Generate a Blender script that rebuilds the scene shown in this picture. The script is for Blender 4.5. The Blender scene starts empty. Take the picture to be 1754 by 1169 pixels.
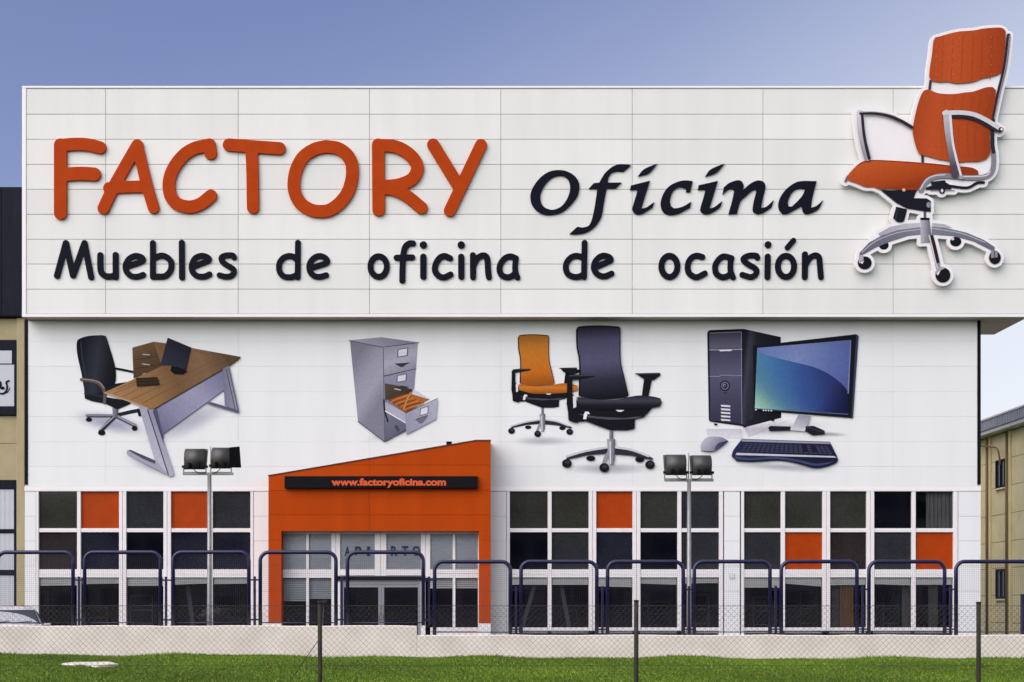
import bpy, bmesh, math, random
import numpy as np
from mathutils import Vector

random.seed(7)
rng = np.random.default_rng(7)
R = math.radians

# ------------------------------------------------------------------ camera, sky, sun, exposure
sc = bpy.context.scene
F = 2420.0                       # focal length in photograph pixels
VX, VY = 800.0, 1040.0           # where lines running straight away from the camera meet
EYE = 1.5
camd = bpy.data.cameras.new('camera')
cam = bpy.data.objects.new('camera', camd)
sc.collection.objects.link(cam)
cam.location = (0, 0, EYE)
cam.rotation_euler = (R(90), 0, 0)
camd.sensor_width = 36.0
camd.lens = F / 1754.0 * 36.0
camd.shift_x = (877.0 - VX) / 1754.0
camd.shift_y = (VY - 584.5) / 1754.0
camd.clip_start = 0.1
camd.clip_end = 5000
sc.camera = cam

SUN_EL, SUN_AZ = 42.0, 228.0     # azimuth clockwise from +Y (north); 180 = straight behind the camera
world = bpy.data.worlds.new('World')
sc.world = world
world.use_nodes = True
wn = world.node_tree.nodes
wl = world.node_tree.links
bg = wn['Background']
sky = wn.new('ShaderNodeTexSky')
sky.sky_type = 'NISHITA'
sky.sun_disc = False
sky.sun_elevation = R(SUN_EL)
sky.sun_rotation = R(SUN_AZ)
sky.altitude = 0
sky.air_density = 1.0
sky.dust_density = 3.0
sky.ozone_density = 2.0
tint = wn.new('ShaderNodeMix'); tint.data_type = 'RGBA'; tint.blend_type = 'MULTIPLY'
tint.inputs[0].default_value = 1.0
tint.inputs[7].default_value = (0.97, 0.83, 0.97, 1)
wl.new(sky.outputs['Color'], tint.inputs[6])
# a thin bright veil of high haze that thickens towards the right and the horizon
tc = wn.new('ShaderNodeTexCoord')
dp = wn.new('ShaderNodeVectorMath'); dp.operation = 'DOT_PRODUCT'; dp.inputs[1].default_value = (0.68, 0.0, -1.30)
wl.new(tc.outputs['Generated'], dp.inputs[0])
wz = wn.new('ShaderNodeTexNoise'); wz.inputs['Scale'].default_value = 2.2; wz.inputs['Detail'].default_value = 5; wz.inputs['Roughness'].default_value = 0.45
wl.new(tc.outputs['Generated'], wz.inputs['Vector'])
ad = wn.new('ShaderNodeMath'); ad.operation = 'MULTIPLY_ADD'; ad.inputs[1].default_value = 0.16
wl.new(wz.outputs['Fac'], ad.inputs[0]); wl.new(dp.outputs['Value'], ad.inputs[2])
vr = wn.new('ShaderNodeMapRange'); vr.interpolation_type = 'SMOOTHSTEP'
vr.inputs['From Min'].default_value = -0.52; vr.inputs['From Max'].default_value = 0.30
wl.new(ad.outputs[0], vr.inputs['Value'])
veil = wn.new('ShaderNodeMix'); veil.data_type = 'RGBA'
veil.inputs[7].default_value = (5.5, 5.75, 6.2, 1)
wl.new(vr.outputs['Result'], veil.inputs[0]); wl.new(tint.outputs[2], veil.inputs[6])
wl.new(veil.outputs[2], bg.inputs['Color'])
bg.inputs['Strength'].default_value = 0.119

sund = bpy.data.lights.new('sun', 'SUN')
sun = bpy.data.objects.new('sun', sund)
sc.collection.objects.link(sun)
sund.energy = 2.2
sund.angle = R(95)
sund.color = (1.0, 0.995, 0.93)
sdir = Vector((math.sin(R(SUN_AZ)) * math.cos(R(SUN_EL)), math.cos(R(SUN_AZ)) * math.cos(R(SUN_EL)), math.sin(R(SUN_EL))))
sun.rotation_euler = (-sdir).to_track_quat('-Z', 'Y').to_euler()
sun.location = sdir * 60

sc.view_settings.view_transform = 'Standard'
sc.view_settings.look = 'None'
sc.view_settings.gamma = 1.0
sc.view_settings.use_curve_mapping = False
sc.view_settings.exposure = 0.42
sc.render.engine = 'CYCLES'

# ------------------------------------------------------------------ helpers
COL = sc.collection
WP = {}


def W(px, py, d):
    """point of the place seen at photograph pixel (px, py) on the plane at distance d"""
    return Vector(((px - VX) / F * d, d, EYE - (py - VY) / F * d))


def X(px, d):
    return (px - VX) / F * d


def Z(py, d):
    return EYE - (py - VY) / F * d


def lin(h, k=1.0):
    h = h.lstrip('#')
    c = [int(h[i:i + 2], 16) / 255.0 for i in (0, 2, 4)]
    return [k * (v / 12.92 if v <= 0.04045 else ((v + 0.055) / 1.055) ** 2.4) for v in c]


def props(o, label=None, cat=None, group=None, kind=None):
    if label: o['label'] = label
    if cat: o['category'] = cat
    if group: o['group'] = group
    if kind: o['kind'] = kind
    return o


def thing(name, loc, label, cat, group=None):
    o = bpy.data.objects.new(name, None)
    o.empty_display_size = 0.3
    COL.objects.link(o)
    o.location = loc
    WP[o] = Vector(loc)
    return props(o, label, cat, group)


class MB:
    def __init__(s):
        s.v, s.f, s.m, s.smooth = [], [], [], []

    def quad(s, a, b, c, d, m=0, sm=False):
        i = len(s.v)
        s.v += [tuple(a), tuple(b), tuple(c), tuple(d)]
        s.f.append((i, i + 1, i + 2, i + 3)); s.m.append(m); s.smooth.append(sm)

    def poly(s, pts, m=0):
        i = len(s.v)
        s.v += [tuple(p) for p in pts]
        s.f.append(tuple(range(i, i + len(pts)))); s.m.append(m); s.smooth.append(False)

    def box(s, x0, x1, y0, y1, z0, z1, m=0):
        i = len(s.v)
        s.v += [(x0, y0, z0), (x1, y0, z0), (x1, y1, z0), (x0, y1, z0), (x0, y0, z1), (x1, y0, z1), (x1, y1, z1), (x0, y1, z1)]
        for f in ((0, 3, 2, 1), (4, 5, 6, 7), (0, 1, 5, 4), (1, 2, 6, 5), (2, 3, 7, 6), (3, 0, 4, 7)):
            s.f.append(tuple(i + k for k in f)); s.m.append(m); s.smooth.append(False)
        return s

    def cham(s, x0, x1, y0, y1, z0, z1, c=0.005, m=0):
        """box with a chamfered front (towards -Y)"""
        i = len(s.v)
        s.v += [(x0 + c, y0, z0 + c), (x1 - c, y0, z0 + c), (x1 - c, y0, z1 - c), (x0 + c, y0, z1 - c),
                (x0, y0 + c, z0), (x1, y0 + c, z0), (x1, y0 + c, z1), (x0, y0 + c, z1),
                (x0, y1, z0), (x1, y1, z0), (x1, y1, z1), (x0, y1, z1)]
        for f in ((0, 1, 2, 3), (4, 5, 1, 0), (5, 6, 2, 1), (6, 7, 3, 2), (7, 4, 0, 3), (8, 9, 5, 4), (9, 10, 6, 5), (10, 11, 7, 6), (11, 8, 4, 7), (11, 10, 9, 8)):
            s.f.append(tuple(i + k for k in f)); s.m.append(m); s.smooth.append(False)
        return s

    def prism(s, pts, y0, y1, m=0):
        """outline in (x, z), extruded from y0 (front) to y1; pts counter-clockwise seen from the front"""
        n = len(pts); i = len(s.v)
        s.v += [(p[0], y0, p[1]) for p in pts] + [(p[0], y1, p[1]) for p in pts]
        s.f.append(tuple(range(i, i + n))); s.m.append(m); s.smooth.append(False)
        s.f.append(tuple(range(i + 2 * n - 1, i + n - 1, -1))); s.m.append(m); s.smooth.append(False)
        for k in range(n):
            k2 = (k + 1) % n
            s.f.append((i + k, i + n + k, i + n + k2, i + k2)); s.m.append(m); s.smooth.append(False)
        return s

    def xprism(s, pts, x0, x1, m=0, sm=False):
        """outline in (y, z), extruded along x"""
        n = len(pts); i = len(s.v)
        s.v += [(x0, p[0], p[1]) for p in pts] + [(x1, p[0], p[1]) for p in pts]
        s.f.append(tuple(range(i, i + n))); s.m.append(m); s.smooth.append(False)
        s.f.append(tuple(range(i + 2 * n - 1, i + n - 1, -1))); s.m.append(m); s.smooth.append(False)
        for k in range(n):
            k2 = (k + 1) % n
            s.f.append((i + k, i + n + k, i + n + k2, i + k2)); s.m.append(m); s.smooth.append(sm)
        return s

    def tube(s, pts, r, n=8, m=0, caps=True, sm=True):
        pts = [Vector(p) for p in pts]
        rs = r if isinstance(r, (list, tuple)) else [r] * len(pts)
        rings = []
        prev = None
        for k, p in enumerate(pts):
            if k == 0: t = pts[1] - p
            elif k == len(pts) - 1: t = p - pts[k - 1]
            else: t = (pts[k + 1] - p).normalized() + (p - pts[k - 1]).normalized()
            t.normalize()
            if prev is None:
                u = t.cross(Vector((0, 1, 0)))
                if u.length < 1e-3: u = t.cross(Vector((1, 0, 0)))
            else:
                u = prev - t * prev.dot(t)
            u.normalize(); prev = u
            w = t.cross(u)
            i = len(s.v)
            for a in range(n):
                an = 2 * math.pi * a / n
                s.v.append(tuple(p + (u * math.cos(an) + w * math.sin(an)) * rs[k]))
            rings.append(i)
        for a, b in zip(rings[:-1], rings[1:]):
            for k in range(n):
                k2 = (k + 1) % n
                s.f.append((a + k, a + k2, b + k2, b + k)); s.m.append(m); s.smooth.append(sm)
        if caps:
            s.f.append(tuple(rings[0] + k for k in range(n - 1, -1, -1))); s.m.append(m); s.smooth.append(False)
            s.f.append(tuple(rings[-1] + k for k in range(n))); s.m.append(m); s.smooth.append(False)
        return s

    def mesh(s, name, mats, base=(0, 0, 0)):
        b = Vector(base)
        me = bpy.data.meshes.new(name)
        me.from_pydata([tuple(Vector(v) - b) for v in s.v], [], s.f)
        for mt in (mats if isinstance(mats, (list, tuple)) else [mats]):
            me.materials.append(mt)
        me.polygons.foreach_set('material_index', s.m)
        me.polygons.foreach_set('use_smooth', s.smooth)
        me.update()
        return me


def link(name, me, parent=None, loc=None):
    """link a mesh whose vertices are local to loc (world); without loc they are local to the parent"""
    o = bpy.data.objects.new(name, me)
    COL.objects.link(o)
    pw = WP[parent] if parent else Vector((0, 0, 0))
    lw = Vector(loc) if loc is not None else pw
    if parent: o.parent = parent
    o.location = lw - pw
    WP[o] = lw
    return o


def build(name, mb, mats, parent=None, loc=None):
    base = Vector(loc) if loc is not None else (WP[parent] if parent else Vector((0, 0, 0)))
    return link(name, mb.mesh(name, mats, base), parent, base)


def copy_tree(o, parent=None):
    c = o.copy(); COL.objects.link(c)
    if parent: c.parent = parent
    for ch in list(o.children):
        copy_tree(ch, c)
    return c


# ---- outlines: distance fields of strokes and their contours
def spline(pts, closed=False, n=6):
    P = [np.array(p, float) for p in pts]
    N = len(P); out = []
    if N < 3: return np.array(P)
    rg = range(N) if closed else range(N - 1)
    for i in rg:
        p1, p2 = P[i], P[(i + 1) % N]
        p0 = P[i - 1] if (closed or i > 0) else 2 * p1 - p2
        p3 = P[(i + 2) % N] if (closed or i + 2 < N) else 2 * p2 - p1
        for k in range(n):
            t = k / n
            out.append(0.5 * ((2 * p1) + (p2 - p0) * t + (2 * p0 - 5 * p1 + 4 * p2 - p3) * t * t + (3 * p1 - p0 - 3 * p2 + p3) * t ** 3))
    if not closed: out.append(P[-1])
    return np.array(out)


def soft_loop(pts, limit=38, n=5):
    """smooth a closed outline but keep its sharp corners"""
    P = [np.array(p, float) for p in pts]; N = len(P)
    sharp = []
    for i in range(N):
        a = P[i] - P[i - 1]; b = P[(i + 1) % N] - P[i]
        c = np.dot(a, b) / (np.linalg.norm(a) * np.linalg.norm(b) + 1e-9)
        if math.degrees(math.acos(max(-1, min(1, c)))) > limit: sharp.append(i)
    if not sharp: return spline(pts, True, n)
    out = []
    for a, b in zip(sharp, sharp[1:] + [sharp[0] + N]):
        seg = [P[k % N] for k in range(a, b + 1)]
        out.append(spline(seg, False, n)[:-1] if len(seg) > 2 else np.array(seg[:-1]))
    return np.concatenate(out)


def field(shapes, res, pad):
    """shapes: ('s', pts, r) strokes or ('p', pts, grow) polygons; returns distance grid (negative inside)"""
    allp = np.concatenate([np.asarray(s[1], float) for s in shapes])
    ex = max(s[2] for s in shapes) + pad
    x0, y0 = allp.min(0) - ex; x1, y1 = allp.max(0) + ex
    xs = np.arange(x0, x1 + res, res); ys = np.arange(y0, y1 + res, res)
    gx, gy = np.meshgrid(xs, ys)
    D = np.full(gx.shape, 1e9)
    for kind, pts, r in shapes:
        pts = np.asarray(pts, float)
        if len(pts) == 1:
            D = np.minimum(D, np.hypot(gx - pts[0, 0], gy - pts[0, 1]) - r); continue
        A = pts; B = np.roll(pts, -1, 0)
        if kind == 's': A = A[:-1]; B = B[:-1]
        dist = np.full(gx.shape, 1e9)
        ins = np.zeros(gx.shape, bool)
        for a, b in zip(A, B):
            ab = b - a; l2 = ab.dot(ab) + 1e-12
            t = np.clip(((gx - a[0]) * ab[0] + (gy - a[1]) * ab[1]) / l2, 0, 1)
            dist = np.minimum(dist, np.hypot(gx - a[0] - t * ab[0], gy - a[1] - t * ab[1]))
            if kind == 'p':
                c = (a[1] > gy) != (b[1] > gy)
                xi = a[0] + (gy - a[1]) * ab[0] / (ab[1] if abs(ab[1]) > 1e-9 else 1e-9)
                ins ^= c & (gx < xi)
        if kind == 'p': dist = np.where(ins, -dist, dist)
        D = np.minimum(D, dist - r)
    return D, x0, y0, res


def contours(D, x0, y0, res):
    s = D < 0
    adj = {}; pos = {}

    def edge(i, j, o):
        k = (i, j, o)
        if k not in pos:
            a = D[i, j]; b = D[i, j + 1] if o == 0 else D[i + 1, j]
            t = a / (a - b)
            pos[k] = (x0 + (j + (t if o == 0 else 0)) * res, y0 + (i + (t if o == 1 else 0)) * res)
        return k
    code = s[:-1, :-1] * 1 + s[:-1, 1:] * 2 + s[1:, 1:] * 4 + s[1:, :-1] * 8
    tab = {1: ['lt'], 2: ['tr'], 3: ['lr'], 4: ['rb'], 5: ['lt', 'rb'], 6: ['tb'], 7: ['lb'], 8: ['lb'], 9: ['tb'], 10: ['tr', 'lb'], 11: ['rb'], 12: ['lr'], 13: ['tr'], 14: ['lt']}
    for i, j in zip(*np.nonzero((code > 0) & (code < 15))):
        i = int(i); j = int(j)
        e = {'t': (i, j, 0), 'b': (i + 1, j, 0), 'l': (i, j, 1), 'r': (i, j + 1, 1)}
        for pr in tab[int(code[i, j])]:
            a = edge(*e[pr[0]]); b = edge(*e[pr[1]])
            adj.setdefault(a, []).append(b); adj.setdefault(b, []).append(a)
    loops = []; seen = set()
    for st in adj:
        if st in seen: continue
        loop = [st]; seen.add(st); cur = st
        while True:
            nx = [k for k in adj[cur] if k not in seen]
            if not nx: break
            cur = nx[0]; seen.add(cur); loop.append(cur)
        P = np.array([pos[k] for k in loop])
        if len(P) < 6: continue
        keep = [0]
        for k in range(1, len(P) - 1):               # drop points that lie on a straight run
            a = P[keep[-1]]; b = P[k + 1]; ab = b - a
            h = abs(ab[0] * (P[k, 1] - a[1]) - ab[1] * (P[k, 0] - a[0])) / (np.hypot(*ab) + 1e-9)
            if h > 0.06 * res or np.hypot(*(P[k] - a)) > 8 * res: keep.append(k)
        keep.append(len(P) - 1)
        loops.append(P[keep])
    return loops


def fill_mesh(name, loops, extrude=0.0, bevel=0.0):
    """loops in world (x, z); returns a mesh in the plane y = 0 (extruded both ways), holes kept"""
    cu = bpy.data.curves.new(name, 'CURVE')
    cu.dimensions = '2D'; cu.fill_mode = 'BOTH'
    cu.extrude = extrude; cu.bevel_depth = bevel; cu.bevel_resolution = 1
    if bevel: cu.offset = -bevel
    for lp in loops:
        sp = cu.splines.new('POLY'); sp.points.add(len(lp) - 1)
        co = np.zeros((len(lp), 4)); co[:, :2] = lp; co[:, 3] = 1
        sp.points.foreach_set('co', co.ravel()); sp.use_cyclic_u = True
    ob = bpy.data.objects.new(name, cu)
    me = bpy.data.meshes.new_from_object(ob)
    bpy.data.objects.remove(ob); bpy.data.curves.remove(cu)
    n = len(me.vertices); co = np.zeros(n * 3); me.vertices.foreach_get('co', co); co = co.reshape(-1, 3)
    me.vertices.foreach_set('co', np.stack([co[:, 0], -co[:, 2], co[:, 1]], 1).ravel())
    me.name = name
    return me


# ------------------------------------------------------------------ materials
def mat(name, col, rough=0.6, spec=0.4, metal=0.0, var=0.0, vscale=1.0, bump=0.0, bscale=40.0, detail=3.0, coat=0.0, col2=None, streak=None, rand=0.0):
    m = bpy.data.materials.new(name); m.use_nodes = True
    nt = m.node_tree; b = nt.nodes['Principled BSDF']
    c = lin(col) if isinstance(col, str) else list(col)
    b.inputs['Base Color'].default_value = (*c, 1)
    b.inputs['Roughness'].default_value = rough
    b.inputs['Specular IOR Level'].default_value = spec
    b.inputs['Metallic'].default_value = metal
    b.inputs['Coat Weight'].default_value = coat
    geo = nt.nodes.new('ShaderNodeNewGeometry')
    if var or col2:
        mp = nt.nodes.new('ShaderNodeMapping')
        if streak: mp.inputs['Scale'].default_value = streak
        nt.links.new(geo.outputs['Position'], mp.inputs['Vector'])
        n = nt.nodes.new('ShaderNodeTexNoise'); n.inputs['Scale'].default_value = vscale; n.inputs['Detail'].default_value = detail
        nt.links.new(mp.outputs['Vector'], n.inputs['Vector'])
        rp = nt.nodes.new('ShaderNodeValToRGB')
        c2 = (lin(col2) if isinstance(col2, str) else col2) if col2 else [v * (1 - var) for v in c]
        rp.color_ramp.elements[0].position = 0.3; rp.color_ramp.elements[0].color = (*c2, 1)
        rp.color_ramp.elements[1].position = 0.7; rp.color_ramp.elements[1].color = (*[min(1, v * (1 + var)) for v in c], 1)
        nt.links.new(n.outputs['Fac'], rp.inputs['Fac'])
        src = rp.outputs['Color']
        if rand:                  # every panel came from its own batch of paint
            oi = nt.nodes.new('ShaderNodeObjectInfo')
            mr_ = nt.nodes.new('ShaderNodeMapRange'); mr_.inputs['To Min'].default_value = 1 - rand; mr_.inputs['To Max'].default_value = 1 + rand
            nt.links.new(oi.outputs['Random'], mr_.inputs['Value'])
            sv = nt.nodes.new('ShaderNodeVectorMath'); sv.operation = 'SCALE'
            nt.links.new(src, sv.inputs[0]); nt.links.new(mr_.outputs['Result'], sv.inputs['Scale'])
            src = sv.outputs['Vector']
        nt.links.new(src, b.inputs['Base Color'])
    if bump:
        n2 = nt.nodes.new('ShaderNodeTexNoise'); n2.inputs['Scale'].default_value = bscale; n2.inputs['Detail'].default_value = 4
        nt.links.new(geo.outputs['Position'], n2.inputs['Vector'])
        bp = nt.nodes.new('ShaderNodeBump'); bp.inputs['Strength'].default_value = bump; bp.inputs['Distance'].default_value = 0.02
        nt.links.new(n2.outputs['Fac'], bp.inputs['Height']); nt.links.new(bp.outputs['Normal'], b.inputs['Normal'])
    return m


M = {}
M['fascia'] = mat('fascia_panel_paint', (0.735, 0.765, 0.715), 0.5, 0.2, var=0.03, vscale=1.3, bump=0.05, bscale=1.2, streak=(1, 1, 0.10), rand=0.035)
M['flash'] = mat('white_flashing', (0.84, 0.84, 0.82), 0.4, 0.4, var=0.02, vscale=0.5)
M['joint'] = mat('joint_backing', (0.30, 0.30, 0.29), 0.9, 0.1)
M['wjoint'] = mat('wall_joint_backing', (0.62, 0.62, 0.62), 0.9, 0.1)
M['wall'] = mat('wall_panel_paint', (0.755, 0.80, 0.775), 0.5, 0.3, var=0.025, vscale=1.2, bump=0.05, bscale=1.5, streak=(1, 1, 0.12), rand=0.012)
M['soffit'] = mat('soffit_sheet', '#b8ab9c', 0.6, 0.3, var=0.08, vscale=1.0)
M['black'] = mat('black_trim', (0.006, 0.006, 0.009), 0.6, 0.08)
M['orange_letter'] = mat('orange_letter_paint', (0.40,0.047,0.002), 0.55, 0.07, var=0.07, vscale=2.5, bump=0.03, bscale=6)
M['black_letter'] = mat('black_letter_paint', (0.006, 0.007, 0.014), 0.55, 0.06, var=0.1, vscale=4)
M['orange'] = mat('orange_porch_paint', (0.43,0.056,0.002), 0.6, 0.07, var=0.07, vscale=1.4, bump=0.06, bscale=2, streak=(1, 1, 0.15), rand=0.07)
M['orange_pane'] = mat('orange_infill_panel', (0.36,0.046,0.003), 0.4, 0.1, var=0.07, vscale=3.0)
M['alu'] = mat('white_aluminium', (0.78, 0.78, 0.76), 0.35, 0.4, var=0.03, vscale=2.0)
M['alu_grey'] = mat('grey_aluminium', (0.30, 0.31, 0.33), 0.35, 0.5, metal=0.3)
M['navy'] = mat('navy_tube_paint', '#1c1b42', 0.32, 0.5, var=0.12, vscale=6)
M['wire'] = mat('coated_wire', '#262638', 0.5, 0.4)
M['galv'] = mat('galvanised_steel', '#8b8d8b', 0.45, 0.5, metal=0.55, var=0.12, vscale=8)
M['lamp'] = mat('lamp_housing', (0.045, 0.046, 0.042), 0.45, 0.5, var=0.2, vscale=8)
M['stucco'] = mat('rendered_low_wall', (0.72,0.69,0.61), 0.9, 0.15, var=0.10, vscale=1.6, bump=0.5, bscale=28, detail=6, col2=(0.65,0.61,0.53), streak=(1, 1, 1))
M['coping'] = mat('low_wall_edge', (0.75,0.72,0.63), 0.9, 0.15, var=0.08, vscale=6, bump=0.3, bscale=30)
M['post'] = mat('weathered_post', '#2a2820', 0.75, 0.3, var=0.3, vscale=12)
M['chain'] = mat('old_chain_wire', '#48453c', 0.6, 0.4, metal=0.2)
M['asphalt'] = mat('forecourt_asphalt', (0.055, 0.055, 0.055), 0.9, 0.2, var=0.25, vscale=6, bump=0.3, bscale=60)
M['soil'] = mat('lawn_soil', '#3d4f18', 0.95, 0.1, var=0.2, vscale=5, bump=0.5, bscale=30, col2='#2b3a10')
M['cement'] = mat('old_cement', (0.70,0.67,0.57), 0.9, 0.2, var=0.18, vscale=9, bump=0.5, bscale=40)
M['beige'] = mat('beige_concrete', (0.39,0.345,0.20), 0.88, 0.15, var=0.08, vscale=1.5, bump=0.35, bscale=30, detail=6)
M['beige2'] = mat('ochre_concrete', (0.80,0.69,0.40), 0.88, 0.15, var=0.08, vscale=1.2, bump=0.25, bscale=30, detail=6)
M['beige_joint'] = mat('concrete_joint', '#5b523c', 0.95, 0.1)
M['navyclad'] = mat('navy_cladding', (0.006, 0.008, 0.017), 0.6, 0.12, var=0.25, vscale=2, streak=(3, 1, 0.4))
M['gutter'] = mat('grey_sheet_metal', (0.34,0.35,0.41), 0.5, 0.4, metal=0.0, var=0.1, vscale=3)
M['gutter_trim'] = mat('pale_sheet_metal', (0.65,0.65,0.62), 0.5, 0.4)
M['pipe'] = mat('brown_pipe', '#7d6c4a', 0.6, 0.3, var=0.1, vscale=6)
M['sign_white'] = mat('white_sign_board', '#b9c0c6', 0.4, 0.4, var=0.03, vscale=3)
M['blind'] = mat('pale_blind', (0.85,0.85,0.80), 0.8, 0.15, var=0.08, vscale=3, streak=(1, 1, 14))
M['blind_dark'] = mat('grey_slat_blind', (0.62,0.65,0.67), 0.7, 0.2, var=0.12, vscale=3, streak=(1, 1, 14))
M['room'] = mat('dark_room', (0.035, 0.036, 0.055), 0.9, 0.1, var=0.3, vscale=0.45, col2=(0.004,0.004,0.008))  # dim interior with bluish lit patches, put into the colour
M['curtain_brown'] = mat('brown_curtain', (0.38,0.22,0.09), 0.9, 0.1, var=0.15, vscale=8, streak=(3, 3, 0.3))
M['curtain_grey'] = mat('grey_curtain', (0.26,0.26,0.25), 0.9, 0.1, var=0.25, vscale=7, streak=(3, 3, 0.2))
M['furn'] = mat('dim_furniture', (0.06, 0.05, 0.045), 0.7, 0.2)
M['furn2'] = mat('red_brown_furniture', (0.10, 0.03, 0.02), 0.7, 0.2)
M['car'] = mat('white_car_paint', (0.74, 0.75, 0.77), 0.25, 0.5, coat=0.6)
M['rubber'] = mat('rubber', (0.015, 0.015, 0.015), 0.8, 0.2)
M['lens'] = mat('lamp_lens', (0.6, 0.6, 0.62), 0.1, 0.6)
M['rim'] = mat('wheel_rim', (0.5, 0.5, 0.52), 0.3, 0.5, metal=0.8)
M['grey_text'] = mat('faded_blue_letters', '#525c78', 0.6, 0.2)
M['led_text'] = mat('orange_led_text', '#cc5228', 0.5, 0.2)
_b = M['led_text'].node_tree.nodes['Principled BSDF']
_b.inputs['Emission Color'].default_value = (*lin('#e0703c'), 1)
_b.inputs['Emission Strength'].default_value = 0.08


def dark_glass(name, c, rough=0.05, var=0.22, spec=0.5):
    m = mat(name, c, rough, spec, var=var, vscale=14, detail=4)
    return m


M['glass_olive'] = dark_glass('film_glass_olive', (0.028, 0.029, 0.023), 0.05)
M['glass_grey'] = dark_glass('film_glass_grey', (0.023, 0.025, 0.029), 0.05)
M['glass_navy'] = dark_glass('film_glass_navy', (0.010, 0.011, 0.021), 0.05)
M['glass_black'] = dark_glass('film_glass_black', (0.003, 0.003, 0.007), 0.05, spec=0.25)
M['glass_brown'] = dark_glass('film_glass_brown', (0.023, 0.018, 0.018), 0.05)

mg = bpy.data.materials.new('clear_window_glass'); mg.use_nodes = True
nt = mg.node_tree; nt.nodes.remove(nt.nodes['Principled BSDF'])
out = nt.nodes['Material Output']
tr = nt.nodes.new('ShaderNodeBsdfTransparent'); tr.inputs['Color'].default_value = (0.92, 0.93, 0.94, 1)
gl = nt.nodes.new('ShaderNodeBsdfGlossy'); gl.inputs['Roughness'].default_value = 0.03
fr = nt.nodes.new('ShaderNodeFresnel'); fr.inputs['IOR'].default_value = 1.5
mx = nt.nodes.new('ShaderNodeMixShader')
nt.links.new(fr.outputs['Fac'], mx.inputs['Fac']); nt.links.new(tr.outputs[0], mx.inputs[1]); nt.links.new(gl.outputs[0], mx.inputs[2])
nt.links.new(mx.outputs[0], out.inputs['Surface'])
M['glass'] = mg

mp_ = bpy.data.materials.new('printed_vinyl'); mp_.use_nodes = True
nt = mp_.node_tree; b = nt.nodes['Principled BSDF']; out = nt.nodes['Material Output']
at = nt.nodes.new('ShaderNodeAttribute'); at.attribute_name = 'print_ink'
geo = nt.nodes.new('ShaderNodeNewGeometry')
nz = nt.nodes.new('ShaderNodeTexNoise'); nz.inputs['Scale'].default_value = 9; nz.inputs['Detail'].default_value = 5
nt.links.new(geo.outputs['Position'], nz.inputs['Vector'])
mr = nt.nodes.new('ShaderNodeMapRange'); mr.inputs['To Min'].default_value = 0.84; mr.inputs['To Max'].default_value = 1.16
nt.links.new(nz.outputs['Fac'], mr.inputs['Value'])
vm = nt.nodes.new('ShaderNodeVectorMath'); vm.operation = 'SCALE'
nt.links.new(at.outputs['Color'], vm.inputs[0]); nt.links.new(mr.outputs['Result'], vm.inputs['Scale'])
nt.links.new(vm.outputs['Vector'], b.inputs['Base Color'])
b.inputs['Roughness'].default_value = 0.55; b.inputs['Specular IOR Level'].default_value = 0.06
tp = nt.nodes.new('ShaderNodeBsdfTransparent'); mx = nt.nodes.new('ShaderNodeMixShader')
nt.links.new(at.outputs['Alpha'], mx.inputs['Fac']); nt.links.new(tp.outputs[0], mx.inputs[1]); nt.links.new(b.outputs[0], mx.inputs[2])
nt.links.new(mx.outputs[0], out.inputs['Surface'])
M['print'] = mp_

mgr = bpy.data.materials.new('grass_blade'); mgr.use_nodes = True
nt = mgr.node_tree; b = nt.nodes['Principled BSDF']
at = nt.nodes.new('ShaderNodeAttribute'); at.attribute_name = 'blade_tint'
nt.links.new(at.outputs['Color'], b.inputs['Base Color'])
b.inputs['Roughness'].default_value = 0.6; b.inputs['Specular IOR Level'].default_value = 0.2
M['grass'] = mgr

# ------------------------------------------------------------------ ground
D_LOW, D_PORCH, D_FASC, D_WALL = 30.0, 53.9, 54.3, 55.0
FORE = 0.15


def gz(x, y):
    """height of the lawn"""
    px = VX + x * F / np.maximum(y, 1.0)
    base = np.interp(px, [-200, 420, 720, 1754], [Z(1122, D_LOW), Z(1122.5, D_LOW), Z(1127.5, D_LOW), Z(1128, D_LOW)])
    t = np.clip((y - 13.5) / (D_LOW - 15.0), 0, 1)
    rise = t * t * (3 - 2 * t) * 0.35 + t * 0.65
    wob = 0.018 * np.sin(x * 1.3 + y * 0.7) + 0.014 * np.sin(x * 2.9 - y * 0.4) + 0.01 * np.sin(x * 0.47 + 1)
    return np.where(y < D_LOW + 0.1, base * rise + wob * np.clip(t, 0, 1), 0.05)


gx = np.concatenate([[-3000, -400, -90, -40], np.arange(-24, 24.1, 0.5), [40, 90, 400, 3000]])
gy = np.concatenate([[-3000, -400, -60, 0, 10], np.arange(13, 30.01, 0.5), [30.08, 30.12, 80, 400, 3000]])
GX, GY = np.meshgrid(gx, gy)
GZ = gz(GX, GY)
me = bpy.data.meshes.new('ground')
nx = len(gx)
faces = [(j * nx + i, j * nx + i + 1, (j + 1) * nx + i + 1, (j + 1) * nx + i) for j in range(len(gy) - 1) for i in range(nx - 1)]
me.from_pydata(np.stack([GX, GY, GZ], -1).reshape(-1, 3).tolist(), [], faces)
me.materials.append(M['soil'])
props(link('ground', me), kind='structure')

mb = MB(); mb.box(-60, 60, 30.35, 56.0, 0.0, FORE)
props(build('forecourt', mb, M['asphalt']), kind='structure')

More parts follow.
